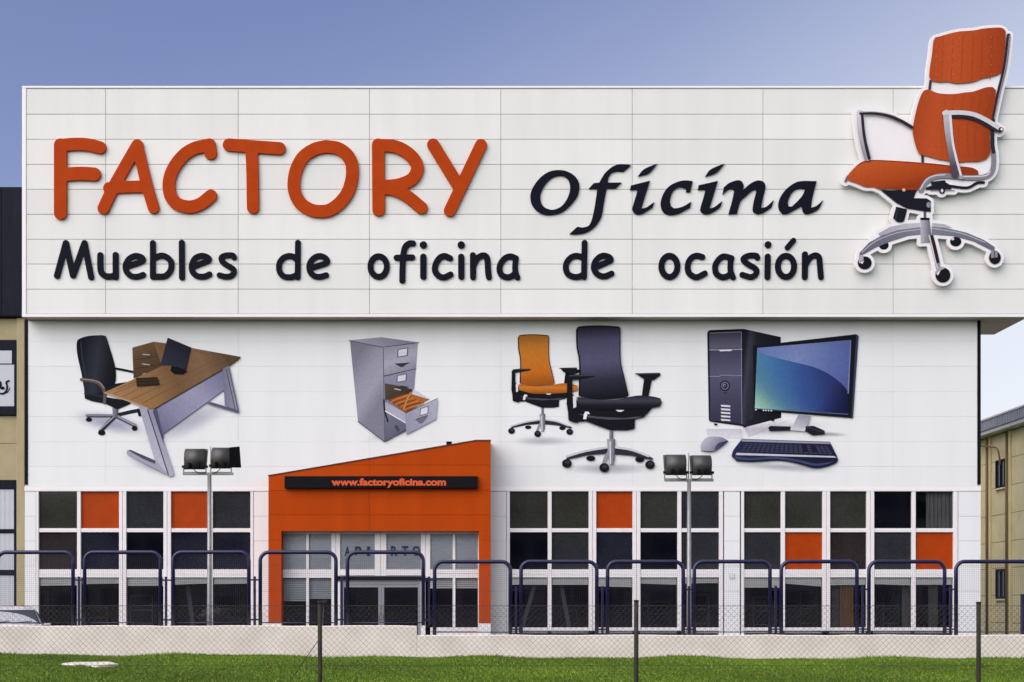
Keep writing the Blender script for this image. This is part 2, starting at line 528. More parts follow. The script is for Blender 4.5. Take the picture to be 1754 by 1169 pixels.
# grass: one mass of short blades on the mown lawn
NB = 230000
by = 20.5 + (29.98 - 20.5) * rng.random(NB) ** 0.8
bx = X(-40, by) + (X(1800, by) - X(-40, by)) * rng.random(NB)
bz = gz(bx, by)
h = rng.uniform(0.014, 0.034, NB) * (1 + 0.35 * np.sin(bx * 1.7) * np.sin(by * 1.1))
near_wall = by > 29.75
h = np.where(near_wall, h * rng.uniform(0.9, 2.2, NB), h)
an = rng.uniform(0, 2 * np.pi, NB); wdt = rng.uniform(0.006, 0.013, NB)
lean = rng.normal(0, 0.014, (NB, 2))
v = np.zeros((NB, 3, 3))
v[:, 0] = np.stack([bx - np.cos(an) * wdt, by - np.sin(an) * wdt, bz - 0.004], 1)
v[:, 1] = np.stack([bx + np.cos(an) * wdt, by + np.sin(an) * wdt, bz - 0.004], 1)
v[:, 2] = np.stack([bx + lean[:, 0], np.minimum(by + lean[:, 1], 29.99), bz + h], 1)
me = bpy.data.meshes.new('grass')
me.vertices.add(NB * 3); me.vertices.foreach_set('co', v.ravel())
me.loops.add(NB * 3); me.loops.foreach_set('vertex_index', np.arange(NB * 3, dtype=np.int32))
me.polygons.add(NB); me.polygons.foreach_set('loop_start', np.arange(0, NB * 3, 3, dtype=np.int32))
me.polygons.foreach_set('loop_total', np.full(NB, 3, np.int32))
me.update()
pal = np.array([lin('#62861a'), lin('#527418'), lin('#84962e'), lin('#3e6012'), lin('#9a9248')])
pk = rng.choice(5, NB, p=[0.36, 0.3, 0.14, 0.16, 0.04])
patch = 1 + 0.22 * np.sin(bx * 0.9 + 0.6 * np.sin(by * 1.3)) * np.sin(by * 0.8 + bx * 0.3)
tint = pal[pk] * (patch * rng.uniform(0.75, 1.3, NB))[:, None]
ca = me.color_attributes.new('blade_tint', 'FLOAT_COLOR', 'POINT')
cc = np.ones((NB, 3, 4)); cc[:, :, :3] = tint[:, None, :]
ca.data.foreach_set('color', cc.ravel())
me.materials.append(M['grass'])
props(link('grass', me), kind='stuff')

# ------------------------------------------------------------------ the white furniture warehouse
XL, XR = X(42, D_WALL), X(1680, D_WALL)
bld = thing('furniture_warehouse', (0, D_WALL, FORE), 'white panelled furniture warehouse with deep overhanging fascia and orange porch', 'building')
COLS = [45, 181, 408, 633, 858, 1083, 1307, 1530, 1757]
ROWS = [152, 196, 239, 282, 324.6, 367.5, 410.3, 452.7, 495.7, 538]
XW0, XW1 = X(38, D_FASC), X(1763, D_FASC)
# fascia carcass, flashings, panels
mb = MB(); mb.box(XW0 + 0.03, XW1 - 0.03, D_FASC + 0.032, D_FASC + 3.55, Z(541, D_FASC) + 0.04, Z(150, D_FASC))
fascia = build('fascia', mb, M['joint'], bld)
cache = {}


def panel(parent, px0, px1, py0, py1, d, gap, m, cw=0.005, thick=0.03, name='panel'):
    x0, x1 = X(px0, d) + gap / 2, X(px1, d) - gap / 2
    z0, z1 = Z(py1, d) + gap / 2, Z(py0, d) - gap / 2
    k = (round(x1 - x0, 3), round(z1 - z0, 3), thick, m.name, cw)
    if k not in cache:
        w, hh = (x1 - x0) / 2, (z1 - z0) / 2
        b_ = MB(); b_.cham(-w, w, 0, thick, -hh, hh, cw)
        cache[k] = b_.mesh(name, m)
    jit = rng.uniform(-0.002, 0.002)
    return link(name, cache[k], parent, ((x0 + x1) / 2, d + jit, (z0 + z1) / 2))


for r0, r1 in zip(ROWS[:-1], ROWS[1:]):
    for c0, c1 in zip(COLS[:-1], COLS[1:]):
        panel(fascia, c0, c1, r0, r1, D_FASC, 0.018, M['fascia'])
mb = MB(); mb.cham(XW0, XW1, D_FASC - 0.03, D_FASC + 3.6, Z(151.5, D_FASC), Z(148, D_FASC), 0.008)
build('top_flashing', mb, M['flash'], fascia)
mb = MB(); mb.cham(XW0, XW1, D_FASC - 0.03, D_FASC + 0.06, Z(543.5, D_FASC), Z(538.5, D_FASC), 0.008)
build('bottom_flashing', mb, M['flash'], fascia)
for a, b_ in ((38, 45), (1756.5, 1763)):
    mb = MB(); mb.cham(X(a, D_FASC), X(b_, D_FASC), D_FASC - 0.026, D_FASC + 3.58, Z(538.5, D_FASC) + 0.002, Z(151.5, D_FASC) - 0.002, 0.012)
    build('corner_trim', mb, M['flash'], fascia)
mb = MB(); mb.box(XW0 + 0.02, XW1 - 0.02, D_FASC + 0.062, D_FASC + 3.57, Z(543, D_FASC), Z(543, D_FASC) + 0.06)
build('soffit', mb, M['soffit'], fascia)

# walls
ZT = Z(543, D_FASC)                 # underside of the overhang
mb = MB()
mb.box(XL + 0.02, XR - 0.02, D_WALL + 0.032, D_WALL + 0.3, Z(842, D_WALL), ZT - 0.002)
for a, b_ in ((43, 62), (434, 484), (818, 868), (1240, 1268), (1641, 1679)):
    mb.box(X(a, D_WALL) + 0.01, X(b_, D_WALL) - 0.01, D_WALL + 0.032, D_WALL + 0.3, FORE, Z(842, D_WALL) - 0.002)
front = build('front_wall', mb, M['wjoint'], bld)
WR = [546, 585, 628, 671, 714, 757, 799.5, 842]
WC = [48, 181, 408, 633, 858, 1083, 1307, 1530, 1674]
for r0, r1 in zip(WR[:-1], WR[1:]):
    for c0, c1 in zip(WC[:-1], WC[1:]):
        a0 = max(r0, 1040 - (ZT - EYE) * F / D_WALL + 0.3)
        panel(front, c0, c1, a0, r1 if r1 < 842 else 833, D_WALL, 0.0035, M['wall'], 0.0015)
SR = [842, 884.7, 927, 970, 1013, 1056, 1099]
for a, b_ in ((42, 61.5), (434.5, 460), (840, 867.5), (1240.5, 1267.5), (1641.5, 1680)):
    for r0, r1 in zip(SR[:-1], SR[1:]):
        panel(front, a, b_, r0, r1, D_WALL, 0.010, M['wall'], 0.003)
mb = MB()
mb.cham(X(42, D_WALL), X(461, D_WALL), D_WALL - 0.02, D_WALL + 0.05, Z(841.5, D_WALL), Z(833.3, D_WALL), 0.004)
mb.cham(X(839, D_WALL), X(1680, D_WALL), D_WALL - 0.02, D_WALL + 0.05, Z(841.5, D_WALL), Z(833.3, D_WALL), 0.004)
build('drip_flashing', mb, M['flash'], front)
for a, b_ in ((42.5, 47.5), (1674.5, 1679.5)):
    mb = MB(); mb.box(X(a, D_WALL), X(b_, D_WALL), D_WALL - 0.03, D_WALL + 0.25, Z(830, D_WALL), ZT - 0.004)
    build('edge_trim', mb, M['black'], front)
# carcass: side walls, rear wall, roof, room
for xa, xb in ((XL, XL + 0.25), (XR - 0.25, XR)):
    mb = MB(); mb.box(xa, xb, D_WALL + 0.302, 59.5, FORE, ZT - 0.003)
    build('side_wall', mb, M['wall'], bld)
mb = MB(); mb.box(XL + 0.252, XR - 0.252, 59.2, 59.5, FORE, ZT - 0.003)  # unseen depth cut short so light reaches the building on the right
build('rear_wall', mb, M['wall'], bld)
mb = MB(); mb.box(XL, XR, D_FASC + 3.61, 59.5, ZT - 0.002, ZT + 2.0)
build('roof', mb, M['gutter'], bld)
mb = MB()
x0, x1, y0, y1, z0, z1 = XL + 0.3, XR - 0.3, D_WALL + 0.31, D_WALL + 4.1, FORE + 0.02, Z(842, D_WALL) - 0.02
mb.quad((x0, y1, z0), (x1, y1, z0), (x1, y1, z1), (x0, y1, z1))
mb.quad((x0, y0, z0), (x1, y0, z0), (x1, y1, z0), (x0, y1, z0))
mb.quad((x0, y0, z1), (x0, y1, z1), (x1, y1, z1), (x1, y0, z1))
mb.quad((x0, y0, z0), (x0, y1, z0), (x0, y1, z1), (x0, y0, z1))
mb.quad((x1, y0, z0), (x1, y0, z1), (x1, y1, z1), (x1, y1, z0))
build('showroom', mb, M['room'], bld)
# vent grille
mb = MB()
vx0, vx1, vz0, vz1 = X(1249.5, D_WALL), X(1258.5, D_WALL), Z(991.5, D_WALL), Z(983.5, D_WALL)
mb.box(vx0, vx1, D_WALL - 0.012, D_WALL - 0.004, vz0, vz1)
vent = build('vent', mb, M['alu_grey'], bld)
for k in range(4):
    z_ = vz0 + 0.02 + k * (vz1 - vz0 - 0.03) / 4
    mb = MB(); mb.xprism([(D_WALL - 0.013, z_), (D_WALL - 0.04, z_ - 0.01), (D_WALL - 0.013, z_ + 0.025)], vx0 + 0.01, vx1 - 0.01)
    build('louvre', mb, M['alu'], vent)

# windows
def window(outer, cols, rows, kinds, drops, thick_cols, sill_py):
    x_0, x_1 = outer
    d = D_WALL
    mb = MB()
    top, bot = 834.5, sill_py
    yb0, yb1 = d - 0.012, d + 0.20

    def bar(pa, pb, qa, qb, y0=yb0, y1=yb1, c=0.008):
        mb.cham(X(pa, d), X(pb, d), y0, y1, Z(qb, d), Z(qa, d), c)
    bar(x_0, cols[0][0], 842, bot + 7); bar(cols[-1][1], x_1, 842, bot + 7)
    bar(cols[0][0] + 0.05, cols[-1][1] - 0.05, 842, rows[0][0] + 0.3, yb0 + 0.03)
    for i in range(len(cols) - 1):
        a, b_ = cols[i][1], cols[i + 1][0]
        if b_ - a > 9.5:      # coupled mullion: two bars with a shadow groove
            mid = (a + b_) / 2
            bar(a, mid - 0.35, rows[0][0] + 0.35, bot); bar(mid + 0.35, b_, rows[0][0] + 0.35, bot)
            bar(mid - 0.3, mid + 0.3, rows[0][0] + 0.4, bot, yb0 + 0.05)
        else:
            bar(a, b_, rows[0][0] + 0.35, bot, yb0 + 0.012)
    for c0, c1 in cols:
        bar(c0 + 0.05, c1 - 0.05, rows[0][1], rows[1][0], yb0 + 0.03)
        bar(c0 + 0.05, c1 - 0.05, rows[1][1], rows[2][0] - 5.2, yb0 + 0.03)
        bar(c0 + 0.05, c1 - 0.05, rows[2][0] - 5.0, rows[2][0], yb0 + 0.022)
        bar(c0 + 0.05, c1 - 0.05, rows[2][1], bot, yb0 + 0.03)
        bar(c0 + 0.05, c1 - 0.05, bot + 0.1, bot + 4, yb0 + 0.13)
    win = build('window', mb, M['alu'], bld)
    win['label'] = {62: 'window left of the orange porch', 868: 'window right of the orange porch', 1269.6: 'window at the right end'}[x_0]
    for ri, (r0, r1) in enumerate(rows):
        for ci, (c0, c1) in enumerate(cols):
            k = kinds[ri][ci]
            mb = MB()
            cx, cz = (X(c0, d) + X(c1, d)) / 2, (Z(r0, d) + Z(r1, d)) / 2
            w, hh = (X(c1, d) - X(c0, d)) / 2 + 0.01, (Z(r0, d) - Z(r1, d)) / 2 + 0.01
            tx, tz = rng.uniform(-0.004, 0.004, 2)
            mb.quad((-w, -tx - tz, -hh), (w, tx - tz, -hh), (w, tx + tz, hh), (-w, -tx + tz, hh))
            o = link('pane', mb.mesh('pane', M[k]), win, (cx, d + 0.095, cz))
            if k == 'orange_pane': o['label'] = 'orange infill pane'
    for ci, (c0, c1) in enumerate(cols):
        r0 = rows[2][0]
        dl, dr = drops[ci]
        n = 5
        mb = MB()
        xa, xb = X(c0, d) + 0.02, X(c1, d) - 0.02
        zt = Z(r0 - 3, d)
        for k in range(n):      # slats of a raised blind hanging slightly askew
            ta, tb = k / n, (k + 1) / n
            zl0 = zt + (Z(dl, d) - zt) * ta; zl1 = zt + (Z(dl, d) - zt) * tb
            zr0 = zt + (Z(dr, d) - zt) * ta; zr1 = zt + (Z(dr, d) - zt) * tb
            mb.quad((xa, d + 0.16, zl0), (xa, d + 0.135, zl1 + 0.004), (xb, d + 0.135, zr1 + 0.004), (xb, d + 0.16, zr0))
        build('blind', mb, M['blind'], win)
    return win


R3 = [(840, 905.2), (912, 975.5), (989.5, 1075.3)]
w1 = window((62, 434), [(66.2, 131.9), (138.2, 204), (216.3, 280), (292.8, 355), (364.2, 429)], R3,
            [['glass_olive', 'orange_pane', 'glass_grey', 'orange_pane', 'glass_grey'],
             ['glass_brown', 'glass_navy', 'glass_black', 'glass_navy', 'glass_navy'],
             ['glass'] * 5], [(1004, 1003), (1001, 1000), (1004, 1004), (1002, 1000), (1001, 1000)], (), 1081)
w2 = window((868, 1238.5), [(873.3, 938.3), (945, 1008.5), (1021.4, 1083.6), (1097, 1160.5), (1167.3, 1231.8)], R3,
            [['glass_olive', 'glass_olive', 'orange_pane', 'glass_olive', 'glass_grey'],
             ['glass_black', 'glass_grey', 'glass_navy', 'glass_black', 'glass_grey'],
             ['glass'] * 5], [(1002, 1002), (1002, 1002), (1005, 1006), (1000, 1002), (1000, 999)], (), 1081)
w3 = window((1269.6, 1640.5), [(1274.6, 1337.8), (1344.8, 1409), (1422, 1484.5), (1497.5, 1561.7), (1568.7, 1633.2)], R3,
            [['glass_olive', 'glass_olive', 'glass_olive', 'glass_black', 'glass'],
             ['glass_grey', 'orange_pane', 'glass_brown', 'glass_grey', 'orange_pane'],
             ['glass'] * 5], [(1007, 1007), (1000, 1005), (1003, 1002), (1001, 1003), (1002, 1002)], (), 1081)
# what can be made out behind the lower panes
def drape(parent, pa, pb, qa, qb, dd, m, folds=5, name='curtain'):
    mb = MB(); n = folds * 4
    pts = []
    for k in range(n + 1):
        t = k / n
        pts.append((X(pa + (pb - pa) * t, dd), dd + 0.06 * math.sin(t * folds * 2 * math.pi)))
    for (ax, ay), (cx, cy) in zip(pts[:-1], pts[1:]):
        mb.quad((ax, ay, Z(qb, dd)), (cx, cy, Z(qb, dd)), (cx, cy, Z(qa, dd)), (ax, ay, Z(qa, dd)), 0, True)
    return build(name, mb, m, parent)


drape(w3, 1438, 1462, 985, 1095, 55.33, M['curtain_brown'])
drape(w3, 1424, 1437, 985, 1095, 55.5, M['curtain_grey'])
drape(w3, 1545, 1566, 985, 1095, 55.7, M['curtain_grey'])
drape(w3, 1590, 1606, 985, 1095, 55.4, M['curtain_grey'])
drape(w3, 1586, 1633, 838, 908, 55.33, M['curtain_grey'], 7)
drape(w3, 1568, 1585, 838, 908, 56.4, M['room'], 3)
drape(w1, 72, 84, 985, 1095, 55.9, M['furn2'], 3)
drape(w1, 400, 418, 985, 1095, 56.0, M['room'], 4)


def shelf_unit(parent, pa, pb, qa, qb, dd, m):
    mb = MB(); xa, xb = X(pa, dd), X(pb, dd); za, zb = max(FORE + 0.03, Z(qb, dd)), Z(qa, dd)
    mb.box(xa, xa + 0.05, dd, dd + 0.5, za, zb); mb.box(xb - 0.05, xb, dd, dd + 0.5, za, zb)
    for k in range(4):
        z_ = za + (zb - za - 0.05) * k / 3
        mb.box(xa + 0.052, xb - 0.052, dd + 0.01, dd + 0.49, z_, z_ + 0.05)
    build('shelf_unit', mb, m, parent)


shelf_unit(bld, 150, 185, 1040, 1100, 57.5, M['furn'])
shelf_unit(bld, 960, 990, 1020, 1100, 58, M['furn'])
shelf_unit(bld, 1110, 1150, 1030, 1100, 58, M['furn'])
shelf_unit(bld, 1370, 1400, 1015, 1100, 57.5, M['furn'])

M['pale_furn'] = mat('pale_furniture', (0.11, 0.115, 0.14), 0.7, 0.2)
shelf_unit(bld, 222, 262, 1020, 1100, 57.8, M['pale_furn'])
shelf_unit(bld, 1178, 1215, 1018, 1100, 57.6, M['pale_furn'])
shelf_unit(bld, 1290, 1325, 1022, 1100, 57.9, M['pale_furn'])
shelf_unit(bld, 1512, 1540, 1016, 1100, 58.2, M['pale_furn'])
for pa, pb, dd in ((885, 912, 55.7), (975, 958, 55.7), (330, 318, 55.9)):      # boards leaning inside the window
    mb = MB(); p, q = W(pa, 1095, dd), W(pb, 1004, dd)
    mb.prism([(p.x, p.z), (p.x + 0.16, p.z), (q.x + 0.16, q.z), (q.x, q.z)], dd, dd + 0.04)
    build('leaning_board', mb, M['pale_furn'], bld)
mb = MB(); p = W(552, 1031, 55.9)
mb.tube([(p.x, p.y, FORE + 0.02), (p.x + 0.05, p.y, p.z - 0.25), (p.x, p.y, p.z)], 0.02, 6)
mb.tube([(p.x - 0.2, p.y, p.z), (p.x + 0.2, p.y, p.z + 0.02)], 0.07, 8)
build('desk_lamp', mb, M['flash'], bld)

ob = thing('added_reflection_block', (0, -58, 0), 'long pale block added unseen behind the camera for the dark panes to mirror', 'building')  # unseen block, added behind the camera to give the panes reflections
mb = MB(); mb.box(-58, 76, -74, -58, -0.5, 15.5)
obw = build('wall', mb, mat('pale_render', (0.72, 0.71, 0.67), 0.9, 0.1, var=0.12, vscale=0.6), ob)
mb = MB(); mb.box(-58.4, 76.4, -74.4, -57.6, 15.502, 16.1); build('parapet', mb, M['gutter'], ob)
mb = MB(); mb.box(-1.5, 1.5, 0.0, 0.12, -1.0, 1.0); win_me = mb.mesh('window', M['glass_black'])
for jf in range(4):
    for k in range(30):
        if (k * 7 + jf * 3) % 5 == 0: continue
        link('window', win_me, ob, (-55 + k * 4.3, -57.98, 2.4 + jf * 3.6))

# ---- orange porch
DP = D_PORCH
slope = lambda px: 814.6 + (px - 460) * (754.3 - 814.6) / (815 - 460) if px < 815 else 754.3
mb = MB()
# carcass behind the panels: head and two legs, running back to the wall
mb.prism([(X(461, DP), Z(909, DP)), (X(839.5, DP), Z(909, DP)), (X(839.5, DP), Z(755, DP)), (X(815, DP), Z(755, DP)), (X(461, DP), Z(815, DP))], DP + 0.041, D_WALL - 0.002)
for a, b_ in ((461, 481.6), (820.6, 839.5)):
    mb.box(X(a, DP), X(b_, DP), DP + 0.041, D_WALL - 0.002, FORE, Z(909, DP) - 0.001)
porch = build('entrance_porch', mb, M['orange'], bld)
g = 0.25
PY = [754, 797, 840.3, 882.3, 910]
PC = [460, 632.4, 840.4]
for r0, r1 in zip(PY[:-1], PY[1:]):
    for c0, c1 in zip(PC[:-1], PC[1:]):
        a0 = c0 + (g if c0 > 460 else 0); a1 = c1 - (g if c1 < 840 else 0)
        b0 = r0 + g; b1 = r1 - (g if r1 < 910 else 0)
        pts = [(a0, b1), (a1, b1)]
        xs_ = [a0] + [k for k in (815.0,) if a0 < k < a1] + [a1]
        topl = []
        # clip the top edge by the sloping roof line
        fine = np.linspace(a0, a1, 60)
        for xk in fine:
            yk = max(b0, slope(xk))
            if yk < b1 - 0.2: topl.append((xk, yk))
        if len(topl) < 2: continue
        red = [topl[0]] + [topl[k] for k in range(1, len(topl) - 1) if abs((topl[k][1] - topl[k - 1][1]) - (topl[k + 1][1] - topl[k][1])) > 0.02] + [topl[-1]]
        if topl[0][0] > a0 + 0.5:
            pts = [(topl[0][0], b1), (a1, b1)]
        pts = pts + red[::-1]
        cl = [pts[0]]
        for p in pts[1:]:
            if math.hypot(p[0] - cl[-1][0], p[1] - cl[-1][1]) > 0.15: cl.append(p)
        mb = MB(); mb.prism([(X(p[0], DP), Z(p[1], DP)) for p in cl], DP, DP + 0.04)
        build('panel', mb, M['orange'], porch)
for a, b_ in ((460, 482.2), (820, 840.4)):
    for r0, r1 in ((910, 925.5), (925.5, 968), (968, 1011), (1011, 1068)):
        panel(porch, a, b_, r0, r1, DP, 0.008, M['orange'], 0.003, 0.04)
for a, b_ in ((820, 840.4), (460, 482.2)):
    mb = MB(); mb.box(X(a, DP), X(b_, DP), DP + 0.005, DP + 0.04, FORE, Z(1068.3, DP))
    build('plinth', mb, M['wall'], porch)
mb = MB()
p0, p1, p2 = W(459, 814.2, DP), W(815, 753.7, DP), W(841.2, 753.7, DP)
for a, b_ in ((p0, p1), (p1, p2)):
    mb.quad((a.x, DP - 0.02, a.z), (b_.x, DP - 0.02, b_.z), (b_.x, D_WALL - 0.01, b_.z), (a.x, D_WALL - 0.01, a.z))
    mb.quad((a.x, DP - 0.02, a.z - 0.05), (b_.x, DP - 0.02, b_.z - 0.05), (b_.x, DP - 0.02, b_.z), (a.x, DP - 0.02, a.z))
build('roof_edge', mb, M['furn2'], porch)
mb = MB(); mb.cham(X(764.5, 54.3), X(774, 54.3), 54.3, 54.6, Z(763, 54.3), Z(756.5, 54.3), 0.01)
build('junction_box', mb, M['black'], porch)

# glazing of the porch
DG = 54.42
mb = MB()


def gb(pa, pb, qa, qb, y0=DG, y1=DG + 0.12):
    mb.cham(X(pa, DG), X(pb, DG), y0, y1, Z(qb, DG), Z(qa, DG), 0.006)


for a, b_ in ((480, 484), (567.6, 574.8), (575.2, 582.6), (642, 651.6), (652.0, 661.8), (721, 728.7), (729.1, 737), (818.6, 823)):
    gb(a, b_, 908.5, 990 if 575 < a < 735 and a not in (575.2,) and b_ not in (728.7,) else 1092)
for a, b_ in ((524.4, 529), (775.4, 780)):
    gb(a, b_, 915, 975.4, DG + 0.01); gb(a, b_, 990.6, 1075, DG + 0.01)
for a, b_ in ((484.1, 567.5), (737.1, 818.5)):
    gb(a, b_, 908.5, 914.9, DG + 0.01); gb(a, b_, 975.6, 983.0, DG + 0.005); gb(a, b_, 983.3, 990.4, DG + 0.012); gb(a, b_, 1075.2, 1082, DG + 0.01); gb(a, b_, 1082.3, 1094, DG + 0.05)
for a, b_ in ((582.7, 641.9), (661.9, 720.9)):
    gb(a, b_, 908.5, 914.9, DG + 0.01); gb(a, b_, 975.6, 985.8, DG + 0.005)
glz = build('entrance_glazing', mb, M['alu'], bld)
for (a, b_) in ((484, 524.4), (529, 567.6), (582.6, 642), (661.8, 721), (737, 775.4), (780, 818.6)):
    mb = MB(); mb.quad(W(a, 976, DG + 0.07), W(b_, 976, DG + 0.07), W(b_, 914.5, DG + 0.07), W(a, 914.5, DG + 0.07))
    build('pane', mb, M['glass'], glz)
    mb = MB(); n = 22
    for k in range(n):
        q0, q1 = 912 + 66 * k / n, 912 + 66 * (k + 1) / n
        mb.quad(W(a - 1, q1, DG + 0.105), W(b_ + 1, q1, DG + 0.105), W(b_ + 1, q0, DG + 0.13), W(a - 1, q0, DG + 0.13))
    build('blind', mb, M['blind_dark'], glz)
for (a, b_, q) in ((484, 524.4, 1030), (529, 567.6, 1026), (737, 775.4, 1008), (780, 818.6, 1008)):
    mb = MB(); mb.quad(W(a, 1075.5, DG + 0.07), W(b_, 1075.5, DG + 0.07), W(b_, 990, DG + 0.07), W(a, 990, DG + 0.07))
    build('pane', mb, M['glass'], glz)
    mb = MB(); n = int((q - 988) / 3)
    for k in range(n):
        q0, q1 = 988 + (q - 988) * k / n, 988 + (q - 988) * (k + 1) / n
        mb.quad(W(a - 1, q1, DG + 0.22), W(b_ + 1, q1, DG + 0.22), W(b_ + 1, q0 + 0.5, DG + 0.25), W(a - 1, q0 + 0.5, DG + 0.25))
    build('blind', mb, M['blind'] if q < 1010 else M['blind_dark'], glz)
# door
mb = MB()
gb(575.3, 728.6, 986.2, 996.5, DG - 0.03); gb(583, 589, 996.8, 1094); gb(716, 721, 996.8, 1094); gb(648, 652.6, 1001.5, 1092, DG + 0.02); gb(653, 658, 1001.5, 1092, DG + 0.02)
gb(589.2, 715.8, 997, 1001.2, DG + 0.01); gb(589.2, 647.8, 1001.5, 1006.5, DG + 0.02); gb(658.2, 715.8, 1001.5, 1006.5, DG + 0.02)
gb(589.2, 647.8, 1088, 1092, DG + 0.02); gb(658.2, 715.8, 1088, 1092, DG + 0.02)
door = build('entrance_door', mb, M['alu_grey'], bld)
for a, b_ in ((589, 648), (658, 716)):
    mb = MB(); mb.quad(W(a, 1090, DG + 0.06), W(b_, 1090, DG + 0.06), W(b_, 1006, DG + 0.06), W(a, 1006, DG + 0.06))
    build('pane', mb, M['glass'], door)
for a in (650, 656):
    mb = MB(); mb.tube([W(a, 1040, DG + 0.0), W(a, 1040, DG - 0.07), W(a, 1062, DG - 0.07), W(a, 1062, DG + 0.0)], 0.018, 6)
    build('handle', mb, M['galv'], door)
mb = MB(); mb.cham(X(576, DG), X(728, DG), DG - 0.045, DG - 0.031, Z(995, DG), Z(987.5, DG), 0.004)
build('header_cover', mb, M['black'], door)

# ------------------------------------------------------------------ lettering
def letters_of(tr, strokes):
    ox, oy, s = tr
    shapes = []
    for pts, r in strokes:
        p = np.array(pts, float)
        if len(p) > 2: p = spline(p, False, 6)
        p = p / s + np.array([ox, oy])
        shapes.append(('s', p, r / s))
    return contours(*field(shapes, 1.0, 3))


def ring(cx, cy, rx, ry, n=40):
    return [(cx + rx * math.cos(2 * math.pi * k / n), cy + ry * math.sin(2 * math.pi * k / n)) for k in range(n + 1)]


def letter(parent, loops, d, thick, bevel, m, name='letter'):
    wl_ = [np.stack([(lp[:, 0] - VX) / F * d, EYE - (lp[:, 1] - VY) / F * d], 1) for lp in loops]
    allp = np.concatenate(wl_); c = (allp.min(0) + allp.max(0)) / 2
    me_ = fill_mesh(name, [w_ - c for w_ in wl_], thick / 2, bevel)
    me_.materials.append(m)
    return link(name, me_, parent, (c[0], d + thick / 2 + bevel, c[1]))


TA, TB, TC = (80, 220, 6.746), (330, 220, 6.746), (580, 220, 6.746)
fsign = thing('shop_name_sign', W(90, 375, D_FASC - 0.05), 'big orange rounded capital letters reading FACTORY on the white fascia', 'sign')
FAC = [
    (TA, [([(157, 190), (157, 980)], 75), ([(160, 195), (300, 183), (420, 183), (520, 197), (612, 222)], 74), ([(160, 540), (300, 525), (420, 522), (545, 530)], 79)]),
    (TA, [([(1045, 195), (930, 395), (770, 680), (655, 922)], 70), ([(1045, 195), (1108, 460), (1168, 700), (1233, 918)], 67), ([(720, 690), (900, 677), (1120, 672)], 70)]),
    (TA, [([(1880, 188), (1893, 288)], 73), ([(1880, 190), (1800, 207), (1710, 228), (1600, 292), (1500, 402), (1432, 530), (1410, 660), (1432, 780), (1500, 868), (1600, 903), (1690, 903), (1790, 865), (1895, 780)], 74)]),
    (TB, [([(420, 190), (1000, 232)], 74), ([(680, 260), (690, 500), (697, 915)], 71)]),
    (TB, [([(1540, 208), (1400, 243), (1270, 338), (1195, 480), (1168, 640), (1190, 770), (1260, 878), (1370, 943), (1480, 960), (1590, 940), (1700, 860), (1790, 740), (1835, 600), (1846, 480), (1828, 380), (1770, 290), (1670, 227), (1540, 208)], 74)]),
    (TC, [([(458, 190), (463, 940)], 74), ([(465, 195), (620, 203), (740, 245), (850, 330), (908, 430), (900, 510), (840, 592), (720, 645), (600, 665), (480, 668)], 74), ([(520, 690), (650, 712), (790, 782), (958, 918)], 72)]),
    (TC, [([(1093, 187), (1370, 640)], 71), ([(1645, 192), (1285, 950)], 70)]),
]
for tr, st in FAC:
    letter(fsign, letters_of(tr, st), D_FASC - 0.11, 0.08, 0.012, M['orange_letter'])

